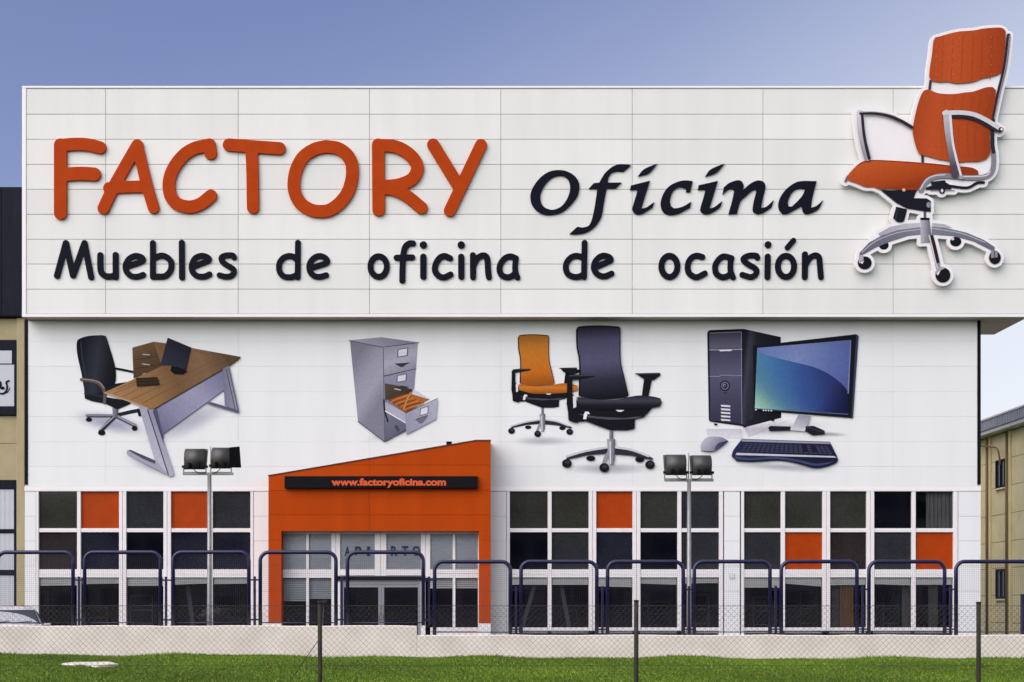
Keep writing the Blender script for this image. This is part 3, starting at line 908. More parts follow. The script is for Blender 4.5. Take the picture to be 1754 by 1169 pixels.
TD, TE = (900, 270, 6.746), (1150, 270, 6.496)
osign = thing('brand_word_sign', W(910, 400, D_FASC - 0.05), 'black italic calligraphic letters reading Oficina, right of the orange word', 'sign')
OFI = [
    (TD, [[(400, 145), (480, 160), (560, 205), (610, 270), (625, 350), (600, 450), (540, 530), (470, 600), (390, 645), (290, 665), (200, 655), (120, 605), (70, 530), (57, 450), (75, 370), (130, 280), (210, 200), (300, 155)],
          [(400, 210), (460, 225), (500, 265), (517, 330), (510, 400), (480, 480), (420, 560), (340, 600), (280, 600), (220, 575), (185, 530), (172, 460), (190, 380), (240, 300), (310, 235)]]),
    (TD, [[(1220, 90), (1175, 80), (1080, 78), (1000, 110), (920, 180), (870, 260), (855, 290), (790, 295), (730, 362), (830, 362), (822, 430), (800, 570), (775, 690), (750, 760), (720, 795), (660, 808), (600, 800), (510, 882), (580, 888), (690, 870), (780, 820), (850, 740), (885, 660), (905, 540), (925, 430), (940, 358), (1045, 355), (1112, 288), (950, 290), (965, 220), (1000, 175), (1060, 160), (1130, 165)]]),
    (TD, [[(1525, 68), (1370, 135), (1300, 218), (1430, 180)],
          [(1440, 268), (1220, 322), (1208, 375), (1285, 372), (1290, 400), (1240, 570), (1245, 620), (1270, 650), (1310, 660), (1370, 640), (1470, 575), (1490, 512), (1400, 575), (1340, 590), (1370, 490)]]),
    (TE, [[(238, 262), (140, 255), (50, 278), (-30, 325), (-85, 395), (-115, 480), (-115, 550), (-90, 605), (-45, 635), (10, 640), (80, 625), (150, 590), (210, 555), (222, 490), (140, 540), (70, 562), (25, 565), (-5, 540), (-15, 490), (-5, 430), (20, 375), (60, 340), (110, 330), (165, 350), (165, 385), (210, 385)]]),
    (TE, [[(595, 65), (440, 130), (375, 212), (500, 170)],
          [(518, 260), (305, 308), (295, 360), (370, 358), (375, 385), (325, 560), (330, 600), (360, 630), (400, 632), (460, 610), (545, 550), (565, 485), (480, 550), (425, 565), (455, 470)]]),
    (TE, [[(570, 410), (585, 330), (650, 280), (740, 252), (785, 265), (805, 310), (800, 360), (880, 290), (960, 255), (1020, 265), (1045, 300), (1045, 350), (1020, 450), (1000, 560), (1060, 545), (1140, 470), (1115, 555), (1030, 610), (960, 632), (915, 610), (905, 570), (920, 480), (945, 380), (940, 355), (900, 370), (830, 430), (770, 490), (730, 625), (635, 632), (680, 470), (700, 370), (685, 352), (640, 355)]]),
    (TE, [[(1618, 262), (1450, 262), (1370, 285), (1280, 350), (1220, 430), (1192, 510), (1200, 580), (1240, 630), (1290, 625), (1360, 590), (1450, 540), (1465, 600), (1490, 630), (1550, 620), (1640, 570), (1690, 470), (1620, 535), (1555, 560), (1570, 450)],
          [(1490, 352), (1430, 345), (1365, 370), (1320, 430), (1297, 500), (1305, 545), (1340, 545), (1400, 490), (1460, 420)]]),
]
for (ox, oy, s), lps in OFI:
    letter(osign, [soft_loop(lp) / s + np.array([ox, oy]) for lp in lps], D_FASC - 0.07, 0.045, 0.008, M['black_letter'])

TG, TH, TI, TJ, TK, TL = (80, 400, 10.318), (240, 400, 9.744), (460, 400, 7.973), (670, 400, 7.626), (960, 400, 7.308), (1180, 400, 7.308)
tsign = thing('tagline_sign', W(92, 482, D_FASC - 0.05), 'long line of black rounded letters reading Muebles de oficina de ocasión', 'sign')
TAG = [
    (TG, [([(180, 747), (335, 172)], 56), ([(335, 172), (462, 740)], 56), ([(462, 740), (665, 172)], 56), ([(665, 172), (782, 772)], 55)]),
    (TG, [([(945, 385), (945, 590), (965, 690), (1035, 752), (1130, 760), (1210, 742)], 55), ([(1215, 380), (1217, 772)], 54)]),
    (TG, [([(1395, 588), (1560, 538), (1685, 485), (1690, 440), (1640, 408), (1560, 398), (1462, 442), (1402, 530), (1390, 612), (1420, 692), (1490, 752), (1570, 765), (1640, 755), (1700, 730)], 52)]),
    (TH, [([(210, 160), (210, 725)], 49), ([(215, 420), (290, 385), (370, 370), (450, 402), (512, 470), (520, 560), (492, 640), (430, 702), (360, 720), (220, 720)], 50)]),
    (TH, [([(693, 155), (697, 735)], 50)]),
    (TH, [([(862, 562), (1000, 508), (1130, 455), (1140, 415), (1085, 382), (1010, 374), (920, 412), (868, 500), (858, 580), (880, 650), (945, 708), (1030, 722), (1100, 710), (1155, 682)], 49)]),
    (TH, [([(1568, 400), (1540, 367), (1450, 364), (1372, 388), (1355, 430), (1390, 490), (1480, 550), (1555, 602), (1562, 660), (1510, 710), (1420, 722), (1322, 697)], 48)]),
    (TI, [([(400, 127), (397, 597)], 40), ([(370, 345), (330, 316), (270, 308), (200, 335), (150, 400), (142, 480), (160, 540), (210, 588), (280, 598), (340, 588), (390, 560)], 40)]),
    (TI, [([(560, 475), (680, 440), (788, 402), (795, 360), (752, 322), (690, 308), (620, 335), (567, 400), (555, 470), (572, 530), (622, 580), (700, 592), (785, 570)], 40)]),
    (TI, [(ring(1503, 452, 112, 140), 41)]),
    (TJ, [([(285, 130), (240, 130), (190, 168), (165, 240), (150, 400), (145, 615)], 40), ([(70, 318), (275, 312)], 39)]),
    (TJ, [([(420, 305), (420, 565)], 42), ([(421, 150)], 48)]),
    (TJ, [([(770, 325), (700, 296), (640, 315), (590, 380), (570, 460), (590, 522), (640, 565), (700, 572), (775, 537)], 40)]),
    (TJ, [([(915, 305), (917, 565)], 41), ([(915, 150)], 48)]),
    (TJ, [([(1068, 285), (1070, 570)], 40), ([(1075, 420), (1120, 332), (1190, 288), (1240, 302), (1260, 360), (1265, 480), (1277, 570)], 40)]),
    (TJ, [([(1630, 325), (1560, 300), (1490, 322), (1432, 390), (1415, 470), (1440, 540), (1500, 570), (1560, 565), (1610, 530)], 39), ([(1630, 330), (1618, 430), (1625, 510), (1650, 575)], 38)]),
    (TK, [([(303, 117), (295, 545)], 37), ([(275, 300), (240, 286), (180, 281), (115, 315), (72, 380), (70, 450), (100, 513), (170, 543), (240, 538), (290, 510)], 37)]),
    (TK, [([(418, 432), (520, 386), (620, 342), (625, 312), (590, 287), (530, 279), (470, 310), (427, 370), (420, 440), (450, 498), (500, 530), (560, 535), (640, 502)], 37)]),
    (TK, [(ring(1365, 412, 100, 132), 38)]),
    (TL, [([(170, 295), (100, 278), (40, 300), (0, 350), (-15, 420), (0, 490), (50, 535), (110, 545), (200, 500)], 37)]),
    (TL, [([(535, 310), (440, 287), (380, 320), (335, 390), (330, 450), (350, 510), (410, 545), (470, 540), (515, 510)], 37), ([(530, 310), (520, 400), (525, 480), (555, 550)], 36)]),
    (TL, [([(860, 303), (840, 278), (760, 276), (692, 305), (690, 340), (740, 385), (820, 430), (850, 470), (830, 520), (770, 545), (670, 517)], 36)]),
    (TL, [([(988, 290), (985, 545)], 38), ([(992, 140)], 43)]),
    (TL, [(ring(1217, 412, 102, 132), 37), ([(1235, 176), (1310, 88)], 34)]),
    (TL, [([(1455, 262), (1453, 545)], 38), ([(1460, 400), (1510, 312), (1580, 273), (1630, 300), (1640, 380), (1648, 470), (1655, 547)], 36)]),
]
for tr, st in TAG:
    letter(tsign, letters_of(tr, st), D_FASC - 0.065, 0.04, 0.008, M['black_letter'])


def text_mesh(s, name, ext=0.0):
    cu = bpy.data.curves.new(name, 'FONT'); cu.body = s; cu.size = 1.0; cu.extrude = ext; cu.offset = 0.042
    ob = bpy.data.objects.new(name, cu)
    me_ = bpy.data.meshes.new_from_object(ob)
    bpy.data.objects.remove(ob); bpy.data.curves.remove(cu)
    n = len(me_.vertices); co = np.zeros(n * 3); me_.vertices.foreach_get('co', co); co = co.reshape(-1, 3)
    return me_, co


def place_text(s, name, box, d, m, parent, ext=0.01):
    """one mesh per string, fitted into the pixel box (x0, y0, x1, y1) on the plane at d"""
    me_, co = text_mesh(s, name, 0.01)
    lo, hi = co.min(0), co.max(0)
    x0_, z1_ = X(box[0], d), Z(box[1], d); x1_, z0_ = X(box[2], d), Z(box[3], d)
    x_ = x0_ + (co[:, 0] - lo[0]) / (hi[0] - lo[0]) * (x1_ - x0_)
    z_ = z0_ + (co[:, 1] - lo[1]) / (hi[1] - lo[1]) * (z1_ - z0_)
    y_ = np.where(co[:, 2] > 0, d, d + ext)
    pw = WP[parent]
    me_.vertices.foreach_set('co', np.stack([x_ - pw.x, y_ - pw.y, z_ - pw.z], 1).ravel())
    me_.name = name; me_.materials.clear(); me_.materials.append(m)
    return link(name, me_, parent)


# LED display on the porch
led = thing('led_sign', W(488, 838, DP - 0.02), 'black strip display with orange web address on the porch', 'sign')
mb = MB(); mb.cham(X(488.5, DP), X(818, DP), DP - 0.22, DP - 0.012, Z(837.3, DP), Z(816.8, DP), 0.012)
build('housing', mb, M['black'], led)
place_text('www.factoryoficina.com', 'lettering', (567.5, 819.5, 764, 836), DP - 0.232, M['led_text'], led, 0.008)

# the faded word behind the door glass
opn = thing('open_sign', W(590, 953, DG + 0.092), 'faded blue capitals reading ABIERTO behind the glass over the door', 'sign')
for ch, bx_ in (('A', (590, 936.5, 600, 953)), ('B', (608, 936.5, 620.5, 953)), ('I', (628.5, 936.5, 634, 953)), ('E', (646, 936.5, 657, 953)), ('R', (669.5, 935.5, 681, 952.5)), ('T', (688, 935.5, 699.5, 952.5)), ('O', (706.5, 935.5, 719.5, 952.5))):
    place_text(ch, 'letter', bx_, DG + 0.092, M['grey_text'], opn, 0.006)


# ------------------------------------------------------------------ printed pictures
INK = 1.0


class Art:
    def __init__(s, tr, d, step=0.0012):
        s.tr = tr; s.d = d; s.step = step; s.n = 0
        s.v, s.f, s.c = [], [], []
        s.outline = []

    def _px(s, pts, tr=None):
        ox, oy, k = tr or s.tr
        return np.asarray(pts, float) / k + np.array([ox, oy])

    def _add(s, loops, col, grad=None, alpha=1.0, tr=None):
        wl_ = [np.stack([(lp[:, 0] - VX) / F * s.d, EYE - (lp[:, 1] - VY) / F * s.d], 1) for lp in loops]
        me_ = fill_mesh('tmp', wl_)
        if not len(me_.vertices):
            bpy.data.meshes.remove(me_); return
        if grad:
            stops, ga, gb_ = grad
            if isinstance(stops, str): stops = [(0.0, col), (1.0, stops)]
            a = s._px([ga], tr)[0]; b_ = s._px([gb_], tr)[0]; ab = b_ - a
            bm = bmesh.new(); bm.from_mesh(me_)
            for st_ in stops:                       # cut the face along every stop, so the blend between stops is exact
                q = a + ab * st_[0]
                bmesh.ops.bisect_plane(bm, geom=bm.verts[:] + bm.edges[:] + bm.faces[:], dist=1e-5, plane_co=((q[0] - VX) / F * s.d, 0, EYE - (q[1] - VY) / F * s.d), plane_no=(ab[0], 0, -ab[1]))
            bm.to_mesh(me_); bm.free()
        n = len(me_.vertices)
        co = np.zeros(n * 3); me_.vertices.foreach_get('co', co); co = co.reshape(-1, 3).copy()
        co[:, 1] = s.d - s.n * s.step
        s.n += 1
        if grad:
            px_ = VX + co[:, 0] * F / s.d; py_ = VY + (EYE - co[:, 2]) * F / s.d
            t = ((px_ - a[0]) * ab[0] + (py_ - a[1]) * ab[1]) / ab.dot(ab)
            ts = [k[0] for k in stops]
            cs = np.array([[min(1, v * INK) for v in lin(k[1])] + [k[2] if len(k) > 2 else alpha] for k in stops])
            c4 = np.stack([np.interp(t, ts, cs[:, i]) for i in range(4)], 1)
        else:
            c4 = np.repeat(np.array([[min(1, v * INK) for v in lin(col)] + [alpha]]), n, 0)
        base = len(s.v)
        s.v += co.tolist(); s.c += [tuple(k) for k in c4.tolist()]
        s.f += [tuple(base + i for i in p.vertices) for p in me_.polygons]
        bpy.data.meshes.remove(me_)

    def P(s, pts, col, grad=None, smooth=False, tr=None, alpha=1.0, mark=True):
        p = soft_loop(pts) if smooth else np.asarray(pts, float)
        p = s._px(p, tr)
        s._add([p], col, grad, alpha, tr)
        if mark: s.outline.append(('p', p, 0.0))

    def S(s, pts, w, col, grad=None, tr=None, mark=True, straight=False):
        k = (tr or s.tr)[2]
        p = spline(pts, False, 5) if len(pts) > 2 and not straight else np.asarray(pts, float)
        p = s._px(p, tr); r = w / 2 / k
        s._add(contours(*field([('s', p, r)], max(0.3, r / 4), 1)), col, grad, 1.0, tr)
        if mark: s.outline.append(('s', p, r))

    def E(s, cx, cy, rx, ry, col, grad=None, tr=None, ang=0, mark=True):
        ca_, sa = math.cos(R(ang)), math.sin(R(ang))
        pts = [(cx + rx * math.cos(t) * ca_ - ry * math.sin(t) * sa, cy + rx * math.cos(t) * sa + ry * math.sin(t) * ca_) for t in np.linspace(0, 2 * math.pi, 22)[:-1]]
        s.P(pts, col, grad, False, tr, 1.0, mark)

    def soft(s, cx, cy, rx, ry, col, a0, ang=0, rings=7, seg=28):
        """printed soft shadow: an ellipse of ink that thins out to nothing"""
        ca_, sa = math.cos(R(ang)), math.sin(R(ang))
        base = len(s.v); c = lin(col)
        y = s.d - s.n * s.step; s.n += 1

        def put(x, yy, a):
            p = s._px([(x, yy)])[0]
            s.v.append([(p[0] - VX) / F * s.d, y, EYE - (p[1] - VY) / F * s.d]); s.c.append((*c, a))
        put(cx, cy, a0)
        for r_ in range(1, rings + 1):
            t = r_ / rings
            a = a0 * (0.5 + 0.5 * math.cos(math.pi * t))
            for k in range(seg):
                th = 2 * math.pi * k / seg
                ex, ey = rx * t * math.cos(th), ry * t * math.sin(th)
                put(cx + ex * ca_ - ey * sa, cy + ex * sa + ey * ca_, a)
        for k in range(seg):
            k2 = (k + 1) % seg
            s.f.append((base, base + 1 + k, base + 1 + k2))
            for r_ in range(rings - 1):
                i0 = base + 1 + r_ * seg; i1 = i0 + seg
                s.f.append((i0 + k, i1 + k, i1 + k2, i0 + k2))

    def mesh(s, name, base):
        b_ = Vector(base)
        me_ = bpy.data.meshes.new(name)
        me_.from_pydata([tuple(Vector(v_) - b_) for v_ in s.v], [], s.f)
        ca_ = me_.color_attributes.new('print_ink', 'FLOAT_COLOR', 'POINT')
        ca_.data.foreach_set('color', np.array(s.c, float).ravel())
        me_.materials.append(M['print'])
        me_.update()
        return me_


DW = D_WALL - 0.008


def picture(art, name, label):
    xs_ = [v_[0] for v_ in art.v]; zs_ = [v_[2] for v_ in art.v]
    base = ((min(xs_) + max(xs_)) / 2, art.d, min(zs_))
    o = link(name, art.mesh(name, base), None, base)
    return props(o, label, 'wall print', 'printed pictures on the white wall')


# --- desk and leather chair
A = Art((110, 550, 4.175), DW)
A.soft(330, 730, 330, 90, '#8f93b4', 0.55, 12)
A.soft(900, 720, 420, 110, '#9a9db8', 0.40, -25)
A.soft(620, 1040, 240, 60, '#a6a9c0', 0.35, 20)
GR = '#8e9096'
A.S([(385, 672), (470, 652), (535, 640)], 26, '#23252f'); A.S([(535, 645), (540, 672)], 22, '#15161d')
A.S([(345, 678), (250, 676), (162, 676)], 20, '#7d8088'); A.S([(345, 686), (165, 686)], 8, '#3a3c46')
A.S([(375, 682), (510, 748)], 22, '#8a8c95'); A.S([(372, 692), (505, 758)], 8, '#3b3d48')
A.S([(360, 686), (262, 785)], 28, '#2a2c36'); A.S([(352, 690), (256, 778)], 9, '#9b9da5')
A.E(177, 706, 22, 16, '#14151b'); A.E(268, 800, 26, 19, '#14151b'); A.E(504, 768, 20, 18, '#14151b'); A.E(540, 668, 12, 14, '#14151b')
A.P([(345, 620), (388, 620), (382, 692), (348, 692)], '#85878f', ('#44464f', (345, 0), (388, 0)))
A.P([(300, 545), (480, 575), (470, 596), (380, 634), (300, 596)], '#14161e')
A.P([(142, 470), (210, 520), (300, 495), (360, 450), (490, 432), (500, 470), (300, 520), (300, 595), (200, 575), (148, 556)], '#161a22', None, False)
A.P([(92, 150), (108, 130), (165, 110), (250, 103), (285, 105), (303, 120), (325, 190), (350, 270), (367, 345), (370, 410), (362, 450), (330, 472), (290, 500), (215, 522), (150, 515), (138, 460), (125, 380), (100, 270), (90, 200)], '#12161f', ([(0, '#0e1117'), (0.2, '#1a1e27'), (0.5, '#2b303a'), (0.8, '#171a22'), (1, '#0c0e13')], (95, 260), (370, 300)), True)
A.S([(120, 150), (130, 260), (155, 400), (160, 470)], 10, '#2d313c')
A.S([(150, 520), (210, 528), (290, 545)], 16, '#262a33')
A.S([(362, 340), (430, 352), (496, 366)], 15, '#101218')
A.S([(124, 420), (200, 430), (250, 448), (280, 485), (292, 530), (288, 585)], 22, '#5a524a'); A.S([(128, 416), (205, 424), (255, 442), (288, 482)], 7, '#8d857a')
A.P([(488, 192), (640, 150), (735, 162), (700, 330), (560, 385), (497, 412)], '#4e3d2a', ([(0, '#6a5338'), (0.5, '#54412d'), (1, '#4a3826')], (500, 180), (600, 390)))
A.S([(500, 280), (700, 250)], 3, '#2d2219'); A.S([(500, 345), (690, 310)], 3, '#2d2219')
A.S([(565, 240), (610, 244)], 7, '#a9a49a'); A.S([(560, 308), (610, 316)], 7, '#a9a49a'); A.S([(562, 382), (585, 376)], 6, '#8a857a')
A.P([(640, 150), (735, 162), (915, 195), (1262, 258), (1180, 320), (640, 634), (590, 625), (290, 512), (515, 410), (700, 325)], '#8a6338', ([(0, '#9a7850'), (0.3, '#8c6b45'), (0.55, '#6d5338'), (0.8, '#7a5f44'), (1, '#56432f')], (340, 560), (1150, 240)))
for a, b_ in (((360, 520), (760, 345)), ((420, 540), (900, 330)), ((480, 565), (1050, 300)), ((560, 590), (1150, 275)), ((930, 215), (1130, 260)), ((380, 490), (520, 430))):
    A.S([a, b_], 4, '#6f553a')
A.S([(292, 516), (450, 570), (600, 628)], 9, '#b6987a'); A.S([(640, 634), (900, 484), (1180, 322), (1258, 262)], 7, '#3d2f22')
A.P([(650, 640), (1150, 350), (1150, 490), (705, 812)], '#8486a6', ([(0, '#6f718c'), (0.4, '#9294ab'), (0.75, '#83859e'), (1, '#686a84')], (1130, 380), (700, 780)))
A.P([(640, 640), (665, 632), (712, 830), (700, 860)], '#4c4e63')
A.P([(535, 612), (590, 628), (740, 1100), (655, 1020)], '#9a9dad', ('#b4b6c2', (560, 620), (720, 1080)))
A.P([(590, 628), (640, 640), (785, 1090), (782, 1108), (745, 1115)], '#84879a', ('#a9abb8', (600, 640), (770, 1100)))
A.S([(600, 640), (748, 1105)], 7, '#2d2f3a'); A.S([(640, 650), (712, 870)], 5, '#2d2f3a')
A.P([(450, 928), (475, 922), (660, 1002), (745, 1100), (730, 1100), (450, 955)], '#9b9eab'); A.P([(458, 926), (478, 924), (655, 1000), (650, 1024), (560, 985)], '#4b4d5c')
A.P([(1135, 345), (1180, 322), (1252, 650), (1222, 650), (1150, 606)], '#6e7186', ('#8b8da0', (1140, 0), (1240, 0))); A.S([(1160, 345), (1225, 640)], 5, '#33353f'); A.S([(1178, 335), (1246, 645)], 5, '#43454f')
A.P([(1015, 592), (1045, 580), (1250, 640), (1250, 662)], '#565a70')
A.P([(742, 122), (910, 192), (875, 348), (860, 348), (770, 318), (690, 318)], '#1b1e29', ('#2b2f3b', (860, 180), (720, 320)))
A.P([(770, 322), (862, 346), (882, 364), (850, 384), (790, 381), (762, 358)], '#0d0f15')
A.P([(515, 410), (668, 403), (687, 460), (522, 472)], '#2c2118'); A.S([(524, 430), (676, 424)], 3, '#45362a'); A.S([(524, 450), (682, 444)], 3, '#45362a')
picture(A, 'desk_print', 'printed picture of a wooden desk with a black leather chair on the wall')

# --- filing cabinet
A = Art((580, 560, 5.565), DW)
A.soft(520, 1010, 330, 70, '#a5a7b4', 0.35, -15)
A.P([(108, 135), (422, 190), (440, 1100), (185, 905)], '#878999', ([(0, '#777985'), (0.35, '#90929e'), (0.7, '#9799a5'), (1, '#7c7e8b')], (110, 400), (445, 620)))
A.P([(92, 130), (410, 100), (770, 150), (422, 200)], '#9a9ca8', ('#7f818f', (200, 110), (600, 190))); A.S([(98, 132), (422, 196), (766, 152)], 7, '#474a58', straight=True)
A.P([(425, 203), (755, 158), (738, 400), (427, 470)], '#8e90a1', ([(0, '#8a8c98'), (0.5, '#a0a2ae'), (1, '#80828f')], (500, 180), (600, 460)))
A.P([(427, 478), (736, 405), (716, 640), (690, 960), (440, 1095)], '#85879a', ('#6b6d80', (500, 480), (560, 1050)))
A.S([(428, 472), (737, 402)], 7, '#2f313c'); A.S([(425, 205), (440, 1095)], 6, '#555766')
A.P([(440, 540), (560, 560), (705, 600), (690, 645), (600, 680), (445, 700)], '#54483c', ('#3a3028', (450, 540), (600, 690)))
for py_ in ((570, 222, 655, 207, 650, 272, 568, 286), (565, 470, 642, 456, 637, 512, 562, 526)):
    q = [(py_[i], py_[i + 1]) for i in range(0, 8, 2)]
    c_ = np.mean(q, 0); A.P([tuple(c_ + (np.array(k) - c_) * 1.22) for k in q], '#4a4c5a'); A.P(q, '#c9ccd2')
A.P([(532, 352), (690, 338), (640, 362), (610, 384), (590, 384)], '#34363f'); A.S([(550, 348), (690, 336)], 5, '#b8bac4')
A.P([(528, 588), (600, 560), (668, 575), (600, 612)], '#3a352f'); A.S([(535, 592), (590, 604)], 8, '#c6c6c8')
A.P([(470, 700), (560, 668), (690, 632), (720, 640), (865, 690), (640, 820)], '#a8602a', ('#8a4c20', (700, 650), (600, 800)))
for k in range(9):
    a = (480 + k * 22, 705 + k * 13); A.S([a, (a[0] + 30, a[1] - 18), (a[0] + 150 + k * 4, a[1] - 62)], 6, '#d08a4e' if k % 2 else '#6b3a18')
A.S([(690, 630), (655, 690), (620, 790)], 16, '#b98250')
A.P([(710, 600), (722, 600), (868, 690), (850, 690), (700, 645)], '#c4c7cf')
A.P([(440, 715), (640, 825), (640, 905), (445, 800)], '#a4a7b4')
A.P([(445, 812), (640, 920), (640, 985), (445, 1090)], '#6f7183', ('#5c5e70', (450, 820), (560, 1040)))
A.S([(432, 700), (440, 800), (470, 905)], 16, '#20222a'); A.S([(448, 806), (636, 914)], 12, '#dcdee2')
A.P([(635, 824), (945, 682), (930, 882), (645, 1032)], '#8f92a5', ('#a4a7b6', (640, 900), (930, 780))); A.S([(637, 826), (943, 684)], 5, '#3c3e4a')
q = [(785, 785), (850, 765), (847, 825), (780, 846)]; c_ = np.mean(q, 0); A.P([tuple(c_ + (np.array(k) - c_) * 1.22) for k in q], '#4a4c5a'); A.P(q, '#d3d6dc')
A.P([(735, 888), (850, 845), (850, 862), (800, 920), (770, 925)], '#6a6c7d'); A.S([(735, 886), (848, 846)], 6, '#34363f')
A.P([(530, 950), (560, 938), (585, 995), (560, 1000)], '#43454f'); A.S([(185, 905), (440, 1100), (640, 985)], 8, '#4b4d5b', straight=True)
picture(A, 'filing_cabinet_print', 'printed picture of a grey filing cabinet with one drawer open on the wall')

# --- orange and black office chairs
A = Art((860, 550, 4.331), DW)
A.soft(300, 890, 280, 45, '#aeb0b8', 0.45); A.soft(790, 1095, 400, 55, '#a6a8b2', 0.5)
BK = '#15161c'


def swivel(o, k, back_c, back_g, seat_c):
    seat_c = (seat_c[0], seat_c[1])
    """the same kind of chair, in the coordinates of the black one"""
    t = lambda pts: [(o[0] + (x_ - 480) * k, o[1] + (y_ - 35) * k) for x_, y_ in pts]
    A.E(*t([(657, 1020)])[0], 34 * k, 20 * k, BK); A.E(*t([(1020, 1028)])[0], 34 * k, 22 * k, BK)
    A.P(t([(985, 390), (1170, 386), (1176, 402), (1122, 442), (1110, 438), (1085, 560), (1035, 560), (1052, 432)]), BK)
    A.S(t([(990, 394), (1165, 392)]), 8 * k, '#3b3d46')
    A.P(t([(795, 805), (822, 805), (822, 885), (795, 885)]), '#8b8ca0', ('#4c4d5a', t([(795, 0)])[0], t([(822, 0)])[0]))
    A.P(t([(475, 1008), (600, 968), (780, 938), (780, 985), (640, 995), (480, 1030)]), '#2c2d35'); A.S(t([(480, 1006), (620, 966), (775, 940)]), 16 * k, '#c4c5ca')
    A.P(t([(830, 935), (960, 955), (1080, 1000), (1120, 1020), (1112, 1034), (960, 1000), (830, 990)]), '#2c2d35'); A.S(t([(838, 938), (960, 958), (1085, 1004)]), 16 * k, '#c4c5ca')
    A.P(t([(776, 878), (838, 878), (834, 1030), (822, 1068), (795, 1068), (785, 980)]), '#a9abb2', ('#55565f', t([(776, 0)])[0], t([(838, 0)])[0]))
    A.S(t([(800, 965), (770, 1010), (752, 1060)]), 26 * k, '#8f9199'); A.S(t([(800, 900), (803, 1060)]), 8 * k, '#d9dade')
    for c_, rr in (((480, 1058), (36, 32)), ((757, 1090), (36, 34)), ((1096, 1068), (36, 32))):
        cx_, cy_ = t([c_])[0]
        A.E(cx_, cy_, rr[0] * k, rr[1] * k, BK); A.E(cx_ + 4 * k, cy_ - 8 * k, rr[0] * 0.55 * k, rr[1] * 0.4 * k, '#33343d')
    A.P(t([(480, 560), (560, 615), (690, 660), (1110, 650), (1050, 716), (985, 730), (982, 800), (930, 812), (800, 812), (700, 776), (620, 745), (530, 752), (492, 740)]), BK)
    A.P(t([(560, 690), (700, 712), (900, 722), (1040, 708), (985, 728), (800, 735), (640, 720)]), '#4a4b56')
    A.P(t([(550, 60), (578, 42), (700, 35), (850, 42), (876, 56), (876, 290), (905, 430), (935, 555), (900, 572), (700, 584), (570, 562), (573, 300), (553, 180)]), back_c, back_g(t), True)
    A.S(t([(553, 70), (556, 190), (576, 320), (572, 550)]), 12 * k, '#111218'); A.S(t([(560, 52), (700, 40), (868, 52)]), 7 * k, '#1a1b22')
    A.S(t([(874, 60), (876, 290), (906, 430), (934, 550)]), 7 * k, '#1a1b22')
    A.P(t([(556, 565), (700, 585), (850, 585), (1000, 556), (1110, 562), (1172, 576), (1184, 605), (1170, 636), (1050, 656), (820, 666), (690, 661), (560, 625)]), seat_c[0], (seat_c[1], t([(800, 560)])[0], t([(800, 660)])[0]), True)
    A.P(t([(606, 695), (615, 675), (640, 675), (650, 692), (632, 694), (622, 732), (600, 730)]), '#e2e3e6'); A.P(t([(842, 662), (905, 664), (880, 678), (855, 674)]), '#d4d5d9')
    A.P(t([(482, 420), (520, 425), (520, 540), (560, 600), (560, 760), (500, 745), (478, 620)]), BK)
    A.P(t([(524, 560), (548, 560), (550, 640), (528, 650)]), '#d5d6da')
    A.P(t([(492, 408), (560, 400), (682, 402), (682, 416), (600, 432), (520, 440), (494, 428)]), BK); A.S(t([(500, 410), (676, 406)]), 7 * k, '#42434d')


swivel((70, 100), 0.70, '#b0701f', lambda t: ([(0, '#9c6424'), (0.3, '#b87628'), (0.7, '#bd6c1e'), (1, '#8e4e16')], t([(700, 40)])[0], t([(740, 575)])[0]), ('#b5661c', [(0, '#a85e1c'), (0.4, '#c47628'), (1, '#94501a')]))
A.P([(438, 362), (575, 362), (577, 380), (545, 392), (530, 402), (505, 404), (495, 388), (455, 380)], BK)
swivel((480, 35), 1.0, '#3d3f54', lambda t: ([(0, '#282937'), (0.22, '#4a4b63'), (0.5, '#50516a'), (0.75, '#2c2d3c'), (1, '#12131a')], t([(690, 40)])[0], t([(740, 575)])[0]), ('#30323d', [(0, '#25262f'), (0.35, '#3c3e4a'), (0.65, '#1c1d25'), (1, '#0f1015')]))
picture(A, 'swivel_chairs_print', 'printed picture of an orange and a black swivel chair on the wall')

# --- computer
A = Art((1190, 550, 4.33), DW)
A.P([(85, 800), (345, 800), (360, 872), (95, 862)], '#c4c6cd', ('#d6d8dc', (200, 800), (200, 870))); A.P([(370, 800), (640, 730), (700, 740), (400, 860)], '#c9cad0', ('#d9dade', (380, 800), (650, 760)))
A.soft(620, 800, 420, 60, '#a9aab4', 0.35, -4); A.soft(1000, 840, 160, 22, '#8d8e9a', 0.5, 3); A.soft(660, 1085, 430, 40, '#a3a5b2', 0.45, 4)
A.P([(340, 60), (365, 60), (638, 120), (641, 718), (385, 785), (352, 782)], '#23242f', ([(0, '#1c1d26'), (0.12, '#3a3b48'), (0.3, '#20212b'), (1, '#121319')], (360, 300), (640, 330)))
for k in range(4): A.S([(398 + k * 10, 110 + k * 4), (402 + k * 10, 740 - k * 6)], 3, '#3a3b47')
A.P([(92, 90), (100, 74), (120, 68), (345, 60), (358, 70), (358, 780), (115, 748), (104, 735)], '#1a1b25')
A.P([(108, 92), (345, 82), (348, 765), (115, 738)], '#43445a', ([(0, '#3c3d4e'), (0.17, '#5b5c6e'), (0.2, '#3e3f52'), (0.45, '#53546a'), (0.7, '#44455a'), (1, '#34354a')], (215, 85), (225, 745)))
A.S([(110, 92), (345, 82), (350, 765)], 4, '#8c8ea0', straight=True)
A.S([(108, 216), (180, 216)], 5, '#a5a7b5'); A.S([(270, 214), (350, 212)], 5, '#a5a7b5'); A.P([(178, 214), (276, 212), (272, 224), (186, 226)], '#d4d5dd')
